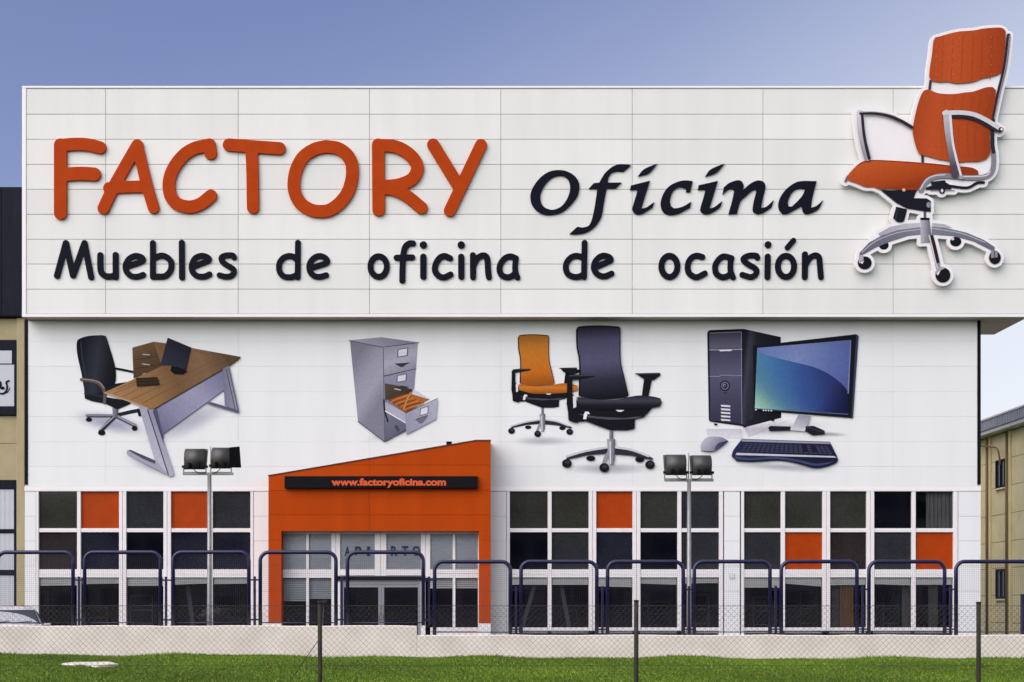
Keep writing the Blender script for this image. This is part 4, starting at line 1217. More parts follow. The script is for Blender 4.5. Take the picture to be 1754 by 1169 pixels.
A.S([(110, 412), (180, 412), (195, 404), (265, 404), (280, 408), (350, 406)], 4, '#8f91a2')
A.E(223, 482, 37, 39, '#1b1c26'); A.E(223, 482, 28, 30, '#6a6c80'); A.E(223, 482, 20, 22, '#20212c'); A.E(219, 480, 11, 13, '#7a7c90'); A.E(221, 483, 6, 7, '#1b1c26')
A.S([(212, 534), (236, 534)], 4, '#23242e')
for k in range(5):
    y_ = 628 + k * 26; A.P([(192, y_ - 5), (262, y_), (264, y_ + 13), (196, y_ + 9)], '#d0d2da')
A.P([(140, 760), (170, 764), (165, 776), (145, 774)], '#1a1b22'); A.P([(355, 775), (382, 778), (380, 792), (360, 790)], '#1a1b22'); A.P([(560, 735), (592, 728), (588, 742), (570, 744)], '#1a1b22')
A.P([(430, 187), (1195, 100), (1214, 112), (1172, 722), (438, 662)], '#15161f'); A.P([(1196, 104), (1213, 112), (1172, 720), (1160, 718)], '#3a3b52')
A.P([(462, 202), (1152, 143), (1132, 692), (444, 650)], '#31406e', ([(0, '#4f86a0'), (0.25, '#3f6c9c'), (0.5, '#34518a'), (0.75, '#2b3a70'), (1, '#242a52')], (450, 560), (1130, 480)))
A.P([(444, 650), (460, 215), (1140, 500), (1132, 692)], '#8fbfa8', ([(0, '#a9d2b8', 0.95), (0.18, '#8fc0ae', 0.75), (0.45, '#6aa0b0', 0.35), (0.8, '#5b8ab0', 0.0)], (446, 655), (720, 380)))
A.P([(444, 650), (460, 215), (1140, 500), (1132, 692)], '#14183a', ([(0, '#14183a', 0.0), (0.6, '#14183a', 0.0), (1, '#14183a', 0.6)], (700, 420), (1120, 690)))
A.P([(462, 202), (1152, 143), (1138, 545), (1118, 500), (1050, 435), (960, 378), (850, 335), (700, 300), (560, 265), (490, 238)], '#5a6a98', ([(0, '#6379ac'), (0.4, '#7284b2'), (0.75, '#5a6ca0'), (1, '#4c5c92')], (480, 200), (1140, 420)), True)
A.P([(1132, 540), (1152, 143), (1158, 145), (1140, 540)], '#7d86aa'); A.S([(444, 652), (1135, 694)], 6, '#5a5f80')
for x_, w_ in ((452, 10), (508, 8), (525, 8), (545, 8), (566, 8)): A.E(x_, 661 + (x_ - 452) * 0.06, w_ / 2 + 2, 5, '#d9dbe2')
A.P([(765, 697), (860, 706), (815, 822), (712, 812)], '#8d8f9a', ('#c3c4ca', (800, 700), (760, 815)))
A.P([(543, 792), (560, 780), (712, 785), (706, 814), (552, 818)], '#1d1e29'); A.P([(822, 782), (880, 780), (960, 815), (962, 842), (872, 850), (812, 816)], '#1d1e29'); A.S([(828, 788), (955, 828)], 5, '#3b3d4e'); A.P([(710, 788), (822, 800), (812, 822), (706, 812)], '#c6c7cd')
A.P([(350, 876), (1000, 898), (1045, 990), (1062, 1030), (1040, 1058), (960, 1086), (880, 1092), (780, 1065), (690, 1045), (600, 1037), (430, 1047), (310, 1042), (270, 1005), (282, 965), (310, 925)], '#262b48', ('#1a1d33', (600, 900), (640, 1080)), True)
A.P([(335, 880), (360, 880), (1000, 902), (1006, 915), (350, 896)], '#8f92a5'); A.P([(310, 980), (1030, 1004), (1050, 1016), (300, 996)], '#bcbec9')
A.P([(378, 902), (980, 922), (1026, 998), (330, 972)], '#1b1c2e')
for k in range(5):
    t = (k + 0.5) / 5; y0_ = 905 + t * 66; x0_ = 376 - t * 46; x1_ = 982 + t * 42
    for j in range(19):
        u0, u1 = (j + 0.12) / 19, (j + 0.88) / 19
        if j in (13, 15) and k < 4: continue
        ya = y0_ + u0 * 22; xa, xb = x0_ + (x1_ - x0_) * u0, x0_ + (x1_ - x0_) * u1
        A.P([(xa, ya - 4), (xb, ya - 3.4), (xb + 1, ya + 5), (xa - 1, ya + 4.4)], '#3c3f58', mark=False); A.n -= 1
A.n += 1
A.P([(290, 1005), (420, 1020), (600, 1010), (780, 1035), (900, 1060), (1040, 1040), (960, 1070), (870, 1074), (770, 1050), (600, 1026), (420, 1034), (310, 1028)], '#3d4468', None, True)
A.P([(44, 965), (44, 920), (60, 890), (80, 870), (130, 858), (200, 866), (248, 892), (200, 930), (140, 966)], '#b4b5c2', ('#6f7083', (70, 880), (170, 965)), True)
A.P([(144, 948), (155, 925), (178, 905), (245, 890), (248, 893), (200, 930), (150, 962)], '#2a2d45', ('#4a4d66', (230, 895), (160, 950))); A.S([(46, 964), (140, 966), (245, 894)], 4, '#33343f')
picture(A, 'computer_print', 'printed picture of a computer tower, monitor, keyboard and mouse on the wall')

# --- cut-out board of an orange chair standing proud of the fascia
TP, TQ = (1400, 20, 4.497), (1400, 260, 4.497)
DC = D_FASC - 0.26
A = Art(TP, DC - 0.003, 0.0012)
CH, CHD, CHL = '#8a8a92', '#2a2630', '#c9c9cc'
# base first, then seat, back and arms
qd = dict(tr=TQ)
A.E(512, 722, 38, 34, BK, **qd); A.E(1066, 694, 44, 38, BK, **qd); A.E(1042, 672, 12, 12, CHL, **qd)
A.P([(470, 630), (560, 580), (680, 555), (790, 550), (790, 592), (620, 612), (480, 652)], '#9fa1a8', ('#b9bac0', (480, 0), (790, 0)), **qd)
A.P([(885, 550), (980, 560), (1042, 588), (885, 585)], '#a9aab0', **qd)
A.P([(795, 582), (795, 640), (700, 650), (560, 695), (450, 740), (345, 800), (322, 840), (325, 780), (400, 700), (500, 645), (620, 605)], '#62636f', ('#777986', (360, 0), (790, 0)), **qd)
A.P([(880, 578), (1000, 590), (1150, 625), (1280, 680), (1365, 735), (1366, 770), (1340, 762), (1200, 692), (1050, 652), (880, 640)], '#777986', ('#62636f', (880, 0), (1366, 0)), **qd)
A.S([(345, 775), (450, 690), (620, 625), (790, 600)], 8, '#a6a8b2', **qd); A.S([(885, 592), (1100, 628), (1290, 700)], 8, '#a6a8b2', **qd)
A.P([(818, 460), (838, 460), (838, 516), (818, 516)], '#55565e', **qd)
A.P([(793, 528), (863, 528), (885, 700), (795, 705)], '#b0b1b8', ('#4b4b55', (795, 0), (880, 0)), **qd); A.P([(793, 510), (864, 510), (864, 529), (793, 529)], '#15151b', **qd)
A.P([(850, 640), (892, 640), (945, 850), (950, 905), (915, 910), (898, 830)], '#8f9098', **qd); A.S([(880, 655), (905, 745), (926, 850)], 26, '#2b1f20', **qd); A.S([(862, 650), (905, 830), (925, 900)], 9, '#c9cace', **qd)
A.E(364, 858, 54, 50, BK, **qd); A.P([(320, 800), (350, 795), (355, 830), (335, 862), (318, 858)], '#a3a4ab', **qd); A.P([(335, 858), (360, 838), (345, 868)], '#e4e4e6', **qd)
A.E(966, 952, 58, 58, BK, **qd); A.P([(905, 930), (945, 885), (990, 895), (950, 915), (925, 958)], '#a0a1a9', **qd); A.P([(918, 940), (945, 918), (930, 952)], '#e4e4e6', **qd)
A.E(1366, 818, 46, 50, BK, **qd); A.P([(1335, 760), (1385, 765), (1388, 815), (1335, 822)], '#84858f', **qd); A.S([(1362, 770), (1362, 815)], 6, '#3b3c44', **qd)
A.P([(485, 298), (765, 300), (740, 360), (840, 362), (872, 382), (872, 466), (790, 456), (690, 440), (642, 416), (600, 392)], '#191a24', **qd)
A.P([(606, 425), (690, 446), (668, 530), (650, 545), (615, 543), (582, 515)], '#191a24', None, True, **qd); A.S([(618, 450), (600, 520)], 8, '#34353f', **qd)
A.E(855, 412, 17, 22, '#84858c', **qd)
A.P([(870, 235), (980, 222), (988, 240), (1032, 265), (1030, 292), (832, 296), (835, 280), (880, 262)], '#1d1e28', **qd); A.S([(985, 262), (1150, 280), (1228, 242), (1280, 240)], 20, '#1a1b24', **qd); A.S([(870, 303), (1055, 303)], 5, '#55565e', **qd)
A.E(958, 303, 22, 24, '#16161c', **qd); A.E(958, 303, 10, 14, '#d0d0d3', **qd)
OR = '#b1501f'
A.S([(215, 230), (232, 195)], 18, '#5a5a62', **qd)
A.S([(808, 25), (808, 85)], 20, '#2e2a33', **qd)
A.P([(225, 205), (240, 175), (290, 120), (340, 82), (400, 68), (500, 68), (700, 80), (900, 95), (1030, 110), (1180, 125), (1235, 150), (1240, 182), (1200, 190), (1050, 186), (930, 176), (880, 186), (840, 215), (790, 270), (770, 300), (660, 298), (560, 290), (480, 294), (430, 275), (370, 274), (300, 246), (240, 225)], '#b4521e', ([(0, '#b55426'), (0.35, '#ad4b1f'), (0.75, '#a04219'), (1, '#8a3613')], (500, 70), (560, 300)), True, **qd)
A.S([(300, 112), (400, 74), (600, 80), (900, 104), (1180, 130)], 5, '#6e2c10', **qd)
A.E(663, 298, 13, 12, '#d5a98c', **qd)
A.S([(795, 300), (840, 232), (895, 200), (980, 188), (1100, 200), (1200, 204), (1285, 196), (1335, 165), (1355, 100), (1352, 0)], 38, '#7d7d88', **qd)
A.S([(790, 292), (835, 222), (895, 190), (980, 180)], 9, '#c4c4ca', **qd); A.S([(1100, 196), (1285, 190), (1328, 155)], 9, '#d0d0d4', **qd)
A.S([(1470, 188), (1442, 420), (1395, 620), (1350, 830), (1345, 1000), (1352, 1085)], 30, '#2b2730'); A.S([(1478, 190), (1450, 420), (1404, 620), (1360, 830)], 8, '#8d8b94')
A.S([(868, 540), (860, 610)], 20, '#3b3740')
A.P([(890, 235), (905, 205), (960, 190), (1030, 170), (1100, 157), (1200, 150), (1280, 135), (1400, 128), (1435, 140), (1448, 170), (1440, 300), (1420, 450), (1395, 485), (1320, 510), (1260, 520), (1200, 545), (1080, 558), (1000, 545), (950, 548), (880, 540), (858, 510), (862, 450), (880, 330)], OR, ([(0, '#a84720'), (0.3, '#b34f26'), (0.6, '#a94720'), (1, '#933a17')], (870, 330), (1440, 360)), True)
A.P([(815, 615), (850, 605), (890, 620), (940, 635), (1040, 640), (1130, 628), (1200, 620), (1290, 590), (1345, 585), (1372, 610), (1365, 700), (1345, 800), (1325, 940), (1330, 1080), (1300, 1138), (1240, 1158), (1150, 1160), (1085, 1165), (1000, 1153), (930, 1142), (860, 1122), (830, 1115), (790, 1108), (765, 1070), (735, 960), (735, 880), (760, 760), (790, 660)], OR, ([(0, '#9f421a'), (0.25, '#b04c24'), (0.55, '#aa481f'), (0.85, '#9a3f1a'), (1, '#883515')], (735, 820), (1370, 900)), True)
for x_ in (960, 1035, 1110, 1190, 1260, 1335):
    A.S([(x_ + 8, 185), (x_ - 8, 535)], 3, '#9b421b', mark=False)
    A.S([(x_ + 14 - (x_ - 1100) * 0.10, 650), (x_ - 25 - (x_ - 1100) * 0.14, 900), (x_ - 20 - (x_ - 1100) * 0.14, 1120)], 3, '#9b421b', mark=False)
for x_ in (910, 1035, 1335):
    for y_ in (205, 278, 350, 420, 490): A.E(x_, y_, 4, 4, '#c47a58', mark=False)
# chromed arms
A.S([(325, 790), (332, 900), (350, 1010), (382, 1130)], 56, CHL, ('#8f8f98', (300, 800), (360, 1100))); A.S([(340, 800), (350, 920), (366, 1020), (394, 1138)], 22, CHD)
A.S([(330, 790), (430, 790), (530, 806), (640, 850), (722, 898)], 26, CHD); A.S([(320, 782), (430, 779), (530, 793), (600, 815)], 6, '#a9a9af')
A.S([(988, 790), (1003, 950), (1025, 1075), (1052, 1262)], 52, '#b9b9be', ('#4a4650', (1000, 800), (1040, 1200))); A.S([(1018, 810), (1035, 1000), (1062, 1130), (1100, 1270)], 18, '#d3d3d6'); A.E(1102, 1284, 17, 15, '#9a9aa0')
A.S([(1040, 815), (1140, 820), (1230, 845), (1320, 895), (1400, 928)], 26, CHD)
A.S([(972, 790), (1090, 785), (1200, 800), (1300, 846), (1400, 908)], 34, '#c9c9cc'); A.E(1408, 916, 20, 18, '#2b2730'); A.E(1412, 914, 9, 10, '#e0e0e2')
# the white board: everything drawn, grown by the margin of the cut, arm opening filled
shapes = [(k, p, r_ + 5.6) for k, p, r_ in A.outline]
armfill = np.array([(330, 800), (430, 795), (560, 825), (740, 905), (735, 960), (790, 1108), (810, 1160), (420, 1150), (380, 1100)], float) / 4.497 + np.array([1400, 20])
gapfill = np.array([(880, 530), (1390, 480), (1390, 640), (880, 640)], float) / 4.497 + np.array([1400, 20])
gap2 = np.array([(800, 1090), (1345, 1090), (1340, 1270), (820, 1200)], float) / 4.497 + np.array([1400, 20])
gap3 = np.array([(985, 230), (1280, 215), (1290, 250), (1200, 290), (1000, 300)], float) / 4.497 + np.array([1400, 260])
shapes += [('p', armfill, 2), ('p', gapfill, 0), ('p', gap2, 0), ('p', gap3, 2)]
lps = contours(*field(shapes, 1.0, 4))
lps = [l_ for l_ in lps if len(l_) > 12]
ch = thing('chair_cutout', W(1580, 490, D_FASC - 0.1), 'giant cut-out board of an orange swivel chair rising above the fascia', 'sign')
bl = [np.stack([(l_[:, 0] - VX) / F * DC - WP[ch].x, EYE - (l_[:, 1] - VY) / F * DC - WP[ch].z], 1) for l_ in lps]
M['board'] = mat('white_cut_board', (0.80, 0.80, 0.79), 0.45, 0.3, var=0.02, vscale=1)
me = fill_mesh('board', bl, 0.06, 0.0); me.materials.append(M['board'])
link('board', me, ch, (WP[ch].x, DC + 0.062, WP[ch].z))
link('chair_picture', A.mesh('chair_picture', WP[ch]), ch)
for (qx, qy) in ((1540, 290), (1660, 290), (1640, 200), (1585, 420)):
    mb = MB(); p = W(qx, qy, DC); mb.box(p.x - 0.05, p.x + 0.05, DC + 0.123, D_FASC - 0.002, p.z - 0.05, p.z + 0.05)
    build('bracket', mb, M['alu_grey'], ch)

# ------------------------------------------------------------------ low wall and navy fence
lw = thing('low_wall', (0, D_LOW, 0.2), 'low rendered pinkish beige wall stepping down halfway along the lawn', 'wall')
STEP = X(713.7, D_LOW)
xa, xb = -24.0, 24.0
for (x0_, x1_, py_) in ((xa, STEP, 1072.0), (STEP + 0.004, xb, 1088.0)):
    mb = MB(); n = 60
    zt = Z(py_, D_LOW)
    for k in range(n):       # slightly uneven hand-rendered top edge
        a = x0_ + (x1_ - x0_) * k / n; b_ = x0_ + (x1_ - x0_) * (k + 1) / n
        za = zt + 0.006 * math.sin(a * 2.3) + 0.004 * math.sin(a * 7.1); zb = zt + 0.006 * math.sin(b_ * 2.3) + 0.004 * math.sin(b_ * 7.1)
        c = 0.018
        mb.quad((a, D_LOW, 0.0), (b_, D_LOW, 0.0), (b_, D_LOW, zb - c), (a, D_LOW, za - c))
        mb.quad((a, D_LOW, za - c), (b_, D_LOW, zb - c), (b_, D_LOW + c, zb), (a, D_LOW + c, za), 1)
        mb.quad((a, D_LOW + c, za), (b_, D_LOW + c, zb), (b_, D_LOW + 0.2, zb), (a, D_LOW + 0.2, za), 1)
        mb.quad((b_, D_LOW + 0.2, 0.0), (a, D_LOW + 0.2, 0.0), (a, D_LOW + 0.2, za), (b_, D_LOW + 0.2, zb))
    if x1_ == STEP:
        mb.quad((STEP, D_LOW, 0), (STEP, D_LOW + 0.2, 0), (STEP, D_LOW + 0.2, zt), (STEP, D_LOW, zt - 0.018))
    build('wall_section', mb, [M['stucco'], M['coping']], lw)

DF = D_LOW + 0.1
SC_ = DF / F
FW, FH = 136.3 * SC_, 129.0 * SC_
TR = 3.3 * SC_
fence_labels = [
    'navy tube fence panel running out of frame above the white car',
    'navy tube fence panel before the second and third panes of the left window',
    'navy tube fence panel behind which the left floodlight pole rises',
    'navy tube fence panel before the left leg of the orange porch',
    'navy tube fence panel before the entrance door, last before the wall steps down',
    'navy tube fence panel before the right leg of the orange porch, first after the step',
    'navy tube fence panel before the two leftmost panes of the middle window',
    'navy tube fence panel just left of the right lamp pole',
    'navy tube fence panel before the wall vent, right of the right lamp pole',
    'navy tube fence panel crossing the lower left orange pane of the right window',
    'navy tube fence panel crossing the lower orange pane at the warehouse corner',
    'navy tube fence panel before the ochre building at the right edge',
]
left_edges = [(-7.8, 1072), (141.5, 1072), (293.5, 1072), (442.5, 1072), (592, 1072), (741, 1088), (889, 1088), (1037.2, 1088), (1186, 1088), (1335, 1088), (1485, 1088), (1634, 1088)]
proto = thing('fence_panel', (X(left_edges[0][0], DF), DF, Z(left_edges[0][1], DF)), fence_labels[0], 'fence panel', 'navy tube panels on the low wall')
B = WP[proto]
rc = 15 * SC_
path = [B + Vector((TR, 0, 0))]
for k in range(7):
    a = math.pi - k * math.pi / 12
    path.append(B + Vector((TR + rc + rc * math.cos(a), 0, FH - TR - rc + rc * math.sin(a))))
for k in range(7):
    a = math.pi / 2 - k * math.pi / 12
    path.append(B + Vector((FW - TR - rc + rc * math.cos(a), 0, FH - TR - rc + rc * math.sin(a))))
path.append(B + Vector((FW - TR, 0, 0)))
mb = MB(); mb.tube(path, TR, 10)
build('frame', mb, M['navy'], proto)
mb = MB(); mb.tube([B + Vector((2 * TR, 0, 5 * SC_)), B + Vector((FW - 2 * TR, 0, 5 * SC_))], 0.011, 6)
build('bottom_rail', mb, M['navy'], proto)
mb = MB()
nw = 40
for k in range(1, nw):
    x_ = TR + (FW - 2 * TR) * k / nw
    dx = min(x_ - TR, FW - TR - x_)
    top = FH - TR - (rc - math.sqrt(max(0, rc * rc - (rc - dx) ** 2)) if dx < rc else 0)
    mb.tube([B + Vector((x_, 0, 5 * SC_)), B + Vector((x_, 0, top))], 0.0017, 3, caps=False, sm=False)
nh = 36
for k in range(1, nh):
    z_ = 5 * SC_ + (FH - TR - 5 * SC_) * k / nh
    dz = FH - TR - z_
    ins = rc - math.sqrt(max(0, rc * rc - (rc - dz) ** 2)) if dz < rc else 0
    mb.tube([B + Vector((TR + ins, 0.004, z_)), B + Vector((FW - TR - ins, 0.004, z_))], 0.0017, 3, caps=False, sm=False)
props(build('wire_mesh', mb, M['wire'], proto), kind='stuff')
gapc = FW + 6.6 * SC_
mb = MB(); mb.cham(B.x + gapc - 0.025, B.x + gapc + 0.025, DF - 0.025, DF + 0.025, B.z, B.z + 84 * SC_, 0.004)
build('post', mb, M['navy'], proto)
for z_ in (10.0, 78.0):
    mb = MB(); mb.box(B.x + FW - TR, B.x + gapc * 2 - FW + TR, DF - 0.014, DF + 0.014, B.z + z_ * SC_ - 0.017, B.z + z_ * SC_ + 0.017)
    build('bracket', mb, M['navy'], proto)
for i, (px_, py_) in enumerate(left_edges[1:], 1):
    o = copy_tree(proto)
    o.location = (X(px_, DF), DF, Z(py_, DF))
    o.rotation_euler.y = rng.uniform(-0.0025, 0.0025)
    o['label'] = fence_labels[i]
gp = thing('gate_post', (X(1753, 30.6), 30.6, FORE), 'short navy box post behind the fence at the right edge', 'post')
mb = MB(); mb.cham(X(1749.5, 30.6), X(1757, 30.6), 30.55, 30.65, FORE, Z(1019.5, 30.6), 0.006)
build('post_body', mb, M['navy'], gp)
mb = MB(); mb.box(X(1749, 30.6), X(1757.5, 30.6), 30.545, 30.655, Z(1019.4, 30.6), Z(1018, 30.6))
build('cap', mb, M['navy'], gp)

# ------------------------------------------------------------------ floodlight poles
def flood_pole(px, half_w, bar_y, bar_x, heads, tip_y, label):
    d = 36.0
    s_ = d / F
    t = thing('floodlight_pole', (X(px, d), d, FORE), label, 'floodlight', 'floodlight poles on the forecourt')
    mb = MB(); mb.tube([(X(px, d), d, FORE), (X(px, d), d, FORE + 1.2), (X(px, d), d, Z(bar_y, d))], [half_w * s_ * 1.25, half_w * s_ * 1.1, half_w * s_ * 0.85], 12)
    build('pole', mb, M['galv'], t)
    mb = MB(); mb.box(X(px, d) - 0.2, X(px, d) + 0.2, d - 0.2, d + 0.2, FORE, FORE + 0.02)
    build('base_plate', mb, M['galv'], t)
    mb = MB(); mb.cham(X(bar_x[0], d), X(bar_x[1], d), d - 0.04, d + 0.04, Z(bar_y + 2, d), Z(bar_y - 2, d), 0.006)
    build('crossbar', mb, M['galv'], t)
    if tip_y:
        mb = MB(); mb.tube([(X(px + 0.5, d), d + 0.14, Z(bar_y, d)), (X(px + 0.5, d), d + 0.14, Z(tip_y, d))], 0.012, 6)
        build('spike', mb, M['galv'], t)
    for (a, b_, q0, q1, visor, yaw) in heads:
        xa_, xb_ = X(a, d), X(b_, d); w = xb_ - xa_; zc = (Z(q0, d) + Z(q1, d)) / 2; hh = Z(q0, d) - Z(q1, d)
        cx = (xa_ + xb_) / 2
        # body: barrel back towards the camera, mouth towards the wall and up
        prof = []
        for k in range(13):
            an_ = R(62 + k * 15.5)
            prof.append((d + 0.13 + 0.30 * math.cos(an_) , zc + hh * 0.02 + hh * 0.55 * math.sin(an_)))
        mb = MB(); i0 = len(prof)
        mb.xprism(prof[::-1], xa_ + w * 0.07, xb_ - w * 0.05, 0, True)
        fl = build('floodlight', mb, M['lamp'], t, (cx, d, zc))
        top_, bot_ = prof[0], prof[-1]
        # mouth rim
        mb = MB()
        ty, tz = top_[0], top_[1] + 0.01; by_, bz_ = bot_[0] + 0.02, bot_[1]
        mb.xprism([(ty - 0.02, tz), (ty + 0.06, tz + 0.005), (ty + 0.06, tz + 0.03), (ty - 0.02, tz + 0.025)], xa_, xb_)
        for xe in (xa_, xb_ - w * 0.045):
            mb.xprism([(ty - 0.06, tz - 0.01), (ty + 0.05, tz - 0.005), (by_ + 0.06, bz_ + 0.0), (by_ - 0.06, bz_ + 0.02)], xe, xe + w * 0.045)
        build('rim', mb, M['lamp'], fl)
        mb = MB(); mb.quad((xa_ + w * 0.06, ty + 0.02, tz), (xb_ - w * 0.06, ty + 0.02, tz), (xb_ - w * 0.06, by_ + 0.02, bz_), (xa_ + w * 0.06, by_ + 0.02, bz_))
        build('lens', mb, M['lens'], fl)
        # ribs and feet on the back
        for u in (0.30, 0.72):
            mb = MB(); mb.cham(xa_ + w * (u - 0.05), xa_ + w * (u + 0.05), d - 0.20, d + 0.05, zc - hh * 0.46, zc - hh * 0.20, 0.01)
            build('fin', mb, M['black'], fl)
        # yoke
        mb = MB(); zb = Z(bar_y - 2, d) + 0.002
        zp = zc - hh * 0.36
        for xe in (xa_ - 0.015, xb_ - 0.01):
            mb.box(xe, xe + 0.025, d - 0.02, d + 0.03, zb + 0.02, zp + 0.03)
        mb.box(xa_ - 0.015, xb_ + 0.015, d - 0.02, d + 0.03, zb, zb + 0.018)
        build('yoke', mb, M['galv'], fl)
        mb = MB()
        for xe in (xa_ - 0.03, xb_ + 0.0):
            mb.tube([(xe - 0.01, d, zp), (xe + 0.05, d, zp)], 0.035, 8)
        build('knob', mb, M['black'], fl)
        mb = MB(); sgn = 1 if cx < X(px, d) else -1
        pts_ = spline([(cx, d - 0.1, zc - hh * 0.46), (cx + sgn * 0.03, d - 0.1, zc - hh * 0.60), (cx + sgn * 0.16, d - 0.08, zb - 0.02), (X(px, d) - sgn * 0.08, d - 0.06, zb - 0.0)], False, 5)
        mb.tube([tuple(p) for p in pts_], 0.011, 5)
        build('cable', mb, M['rubber'], fl)
        if visor:
            mb = MB()
            v0, v1 = (X(394.5, d), X(408.5, d))
            q_ = [(v0, Z(767.5, d)), (v0, Z(802, d)), (v1 + 0.02, Z(800, d)), (v1 - 0.02, Z(763.5, d))]
            mb.quad((q_[0][0], d - 0.12, q_[0][1]), (q_[1][0], d - 0.12, q_[1][1]), (q_[2][0], d + 0.22, q_[2][1]), (q_[3][0], d + 0.22, q_[3][1]))
            mb.quad((q_[0][0] + 0.012, d - 0.11, q_[0][1]), (q_[3][0] + 0.012, d + 0.24, q_[3][1]), (q_[2][0] + 0.012, d + 0.24, q_[2][1]), (q_[1][0] + 0.012, d - 0.11, q_[1][1]))
            build('side_visor', mb, M['black'], fl)


flood_pole(358.8, 4.0, 812, (313.5, 399.5), [(314.5, 352.5, 770.5, 804.5, False, 0), (361.0, 396.0, 768.5, 803, True, 0)], 764.5, 'double floodlight on the left pole, with a side flap, against the desk picture')
flood_pole(1180.3, 3.8, 823, (1138, 1222), [(1138.8, 1176.2, 780.5, 814.5, False, 0), (1184.0, 1219.5, 781.5, 814.5, False, 0)], 775, 'double floodlight on the right pole, beside the computer picture')

# ------------------------------------------------------------------ white car behind the wall
DCAR = 38.0
car = thing('parked_car', (X(17, DCAR), DCAR, FORE), 'white car parked behind the low wall, only roof and windscreen showing', 'car')
cx = X(17, DCAR)
zg = FORE
car.rotation_euler.z = R(17.5)
zroof = Z(1039, DCAR)


def section(y, pts):
    return [(cx + sx * x_, y, z_) for sx, x_, z_ in pts]


mb = MB()
# stations along the length (towards -Y = bonnet); half widths at sill, belt and roof
st = [  # y, half width low, z low, half width belt, z belt, half width top, z top
    (DCAR - 2.0, 0.55, 0.42, 0.62, 0.62, 0.50, 0.66), (DCAR - 1.75, 0.80, 0.30, 0.84, 0.66, 0.74, 0.76), (DCAR - 1.1, 0.85, 0.25, 0.87, 0.78, 0.80, 0.86),
    (DCAR - 0.75, 0.86, 0.25, 0.88, 0.82, 0.82, 0.89), (DCAR + 0.05, 0.86, 0.25, 0.88, 0.86, 0.63, zroof - zg - 0.05), (DCAR + 0.5, 0.86, 0.25, 0.88, 0.88, 0.62, zroof - zg),
    (DCAR + 1.2, 0.86, 0.25, 0.88, 0.90, 0.60, zroof - zg), (DCAR + 1.7, 0.85, 0.26, 0.87, 0.92, 0.58, zroof - zg - 0.10), (DCAR + 2.05, 0.78, 0.35, 0.80, 0.90, 0.52, 0.98)]
rings = []
for (y, wl_, zl, wb, zb, wt, zt) in st:
    i = len(mb.v)
    mb.v += [(cx + a, y, zg + b_) for a, b_ in ((-wl_, zl), (-wb, (zl + zb) / 2), (-wb, zb), (-wt, zt - 0.035), (-wt * 0.95, zt), (0, zt + 0.008), (wt * 0.95, zt), (wt, zt - 0.035), (wb, zb), (wb, (zl + zb) / 2), (wl_, zl))]
    rings.append(i)
for a, b_ in zip(rings[:-1], rings[1:]):
    for k in range(10):
        mb.f.append((a + k, a + k + 1, b_ + k + 1, b_ + k)); mb.m.append(0); mb.smooth.append(True)
    mb.f.append((a + 10, a, b_, b_ + 10)); mb.m.append(0); mb.smooth.append(False)
mb.f.append(tuple(rings[0] + k for k in range(10, -1, -1))); mb.m.append(0); mb.smooth.append(False)
mb.f.append(tuple(rings[-1] + k for k in range(11))); mb.m.append(0); mb.smooth.append(False)
build('body', mb, M['car'], car)
yA, yB, zA, zB, hA, hB = DCAR - 0.75, DCAR + 0.05, zg + 0.89, zroof - 0.05, 0.775, 0.595


def scr(x_, t_, off=0.0):        # x_ -1..1 across, t_ 0..1 up the screen
    return (cx + x_ * (hA + (hB - hA) * t_), yA + (yB - yA) * t_ - off, zA + (zB - zA) * t_ + off + 0.008 * (1 - abs(x_)))


mb = MB(); t0_, t1_ = 0.04, 0.80
for a_, b_ in ((-0.97, 0.0), (0.0, 0.97)):
    mb.quad(scr(a_, t0_, 0.006), scr(b_, t0_, 0.006), scr(b_, t1_, 0.006), scr(a_, t1_, 0.006))
M['screen'] = mat('windscreen_glass', (0.05, 0.055, 0.06), 0.08, 1.0)
M['dust'] = mat('dusty_windscreen', '#b4b8bc', 0.5, 0.3, var=0.15, vscale=12)
build('windscreen', mb, M['screen'], car)
mb = MB()   # pale dusty area laid over the outside of the glass, below a dark arc
mb.poly([scr(x_, t_, 0.012) for x_, t_ in [(-0.95, 0.06), (0.93, 0.06), (0.86, 0.22), (0.66, 0.44), (0.36, 0.60), (0.0, 0.70), (-0.45, 0.76), (-0.95, 0.78)]])
build('dusty_area', mb, M['dust'], car)
mb = MB()
mb.tube([scr(-0.97, 0.82, 0.012), scr(0.97, 0.82, 0.012)], 0.014, 5)
for xa_, xb_ in ((-0.7, 0.0), (0.05, 0.75)):
    mb.tube([scr(xa_, 0.03, 0.02), scr(xb_, 0.14, 0.02)], 0.008, 5)
build('wiper', mb, M['rubber'], car)
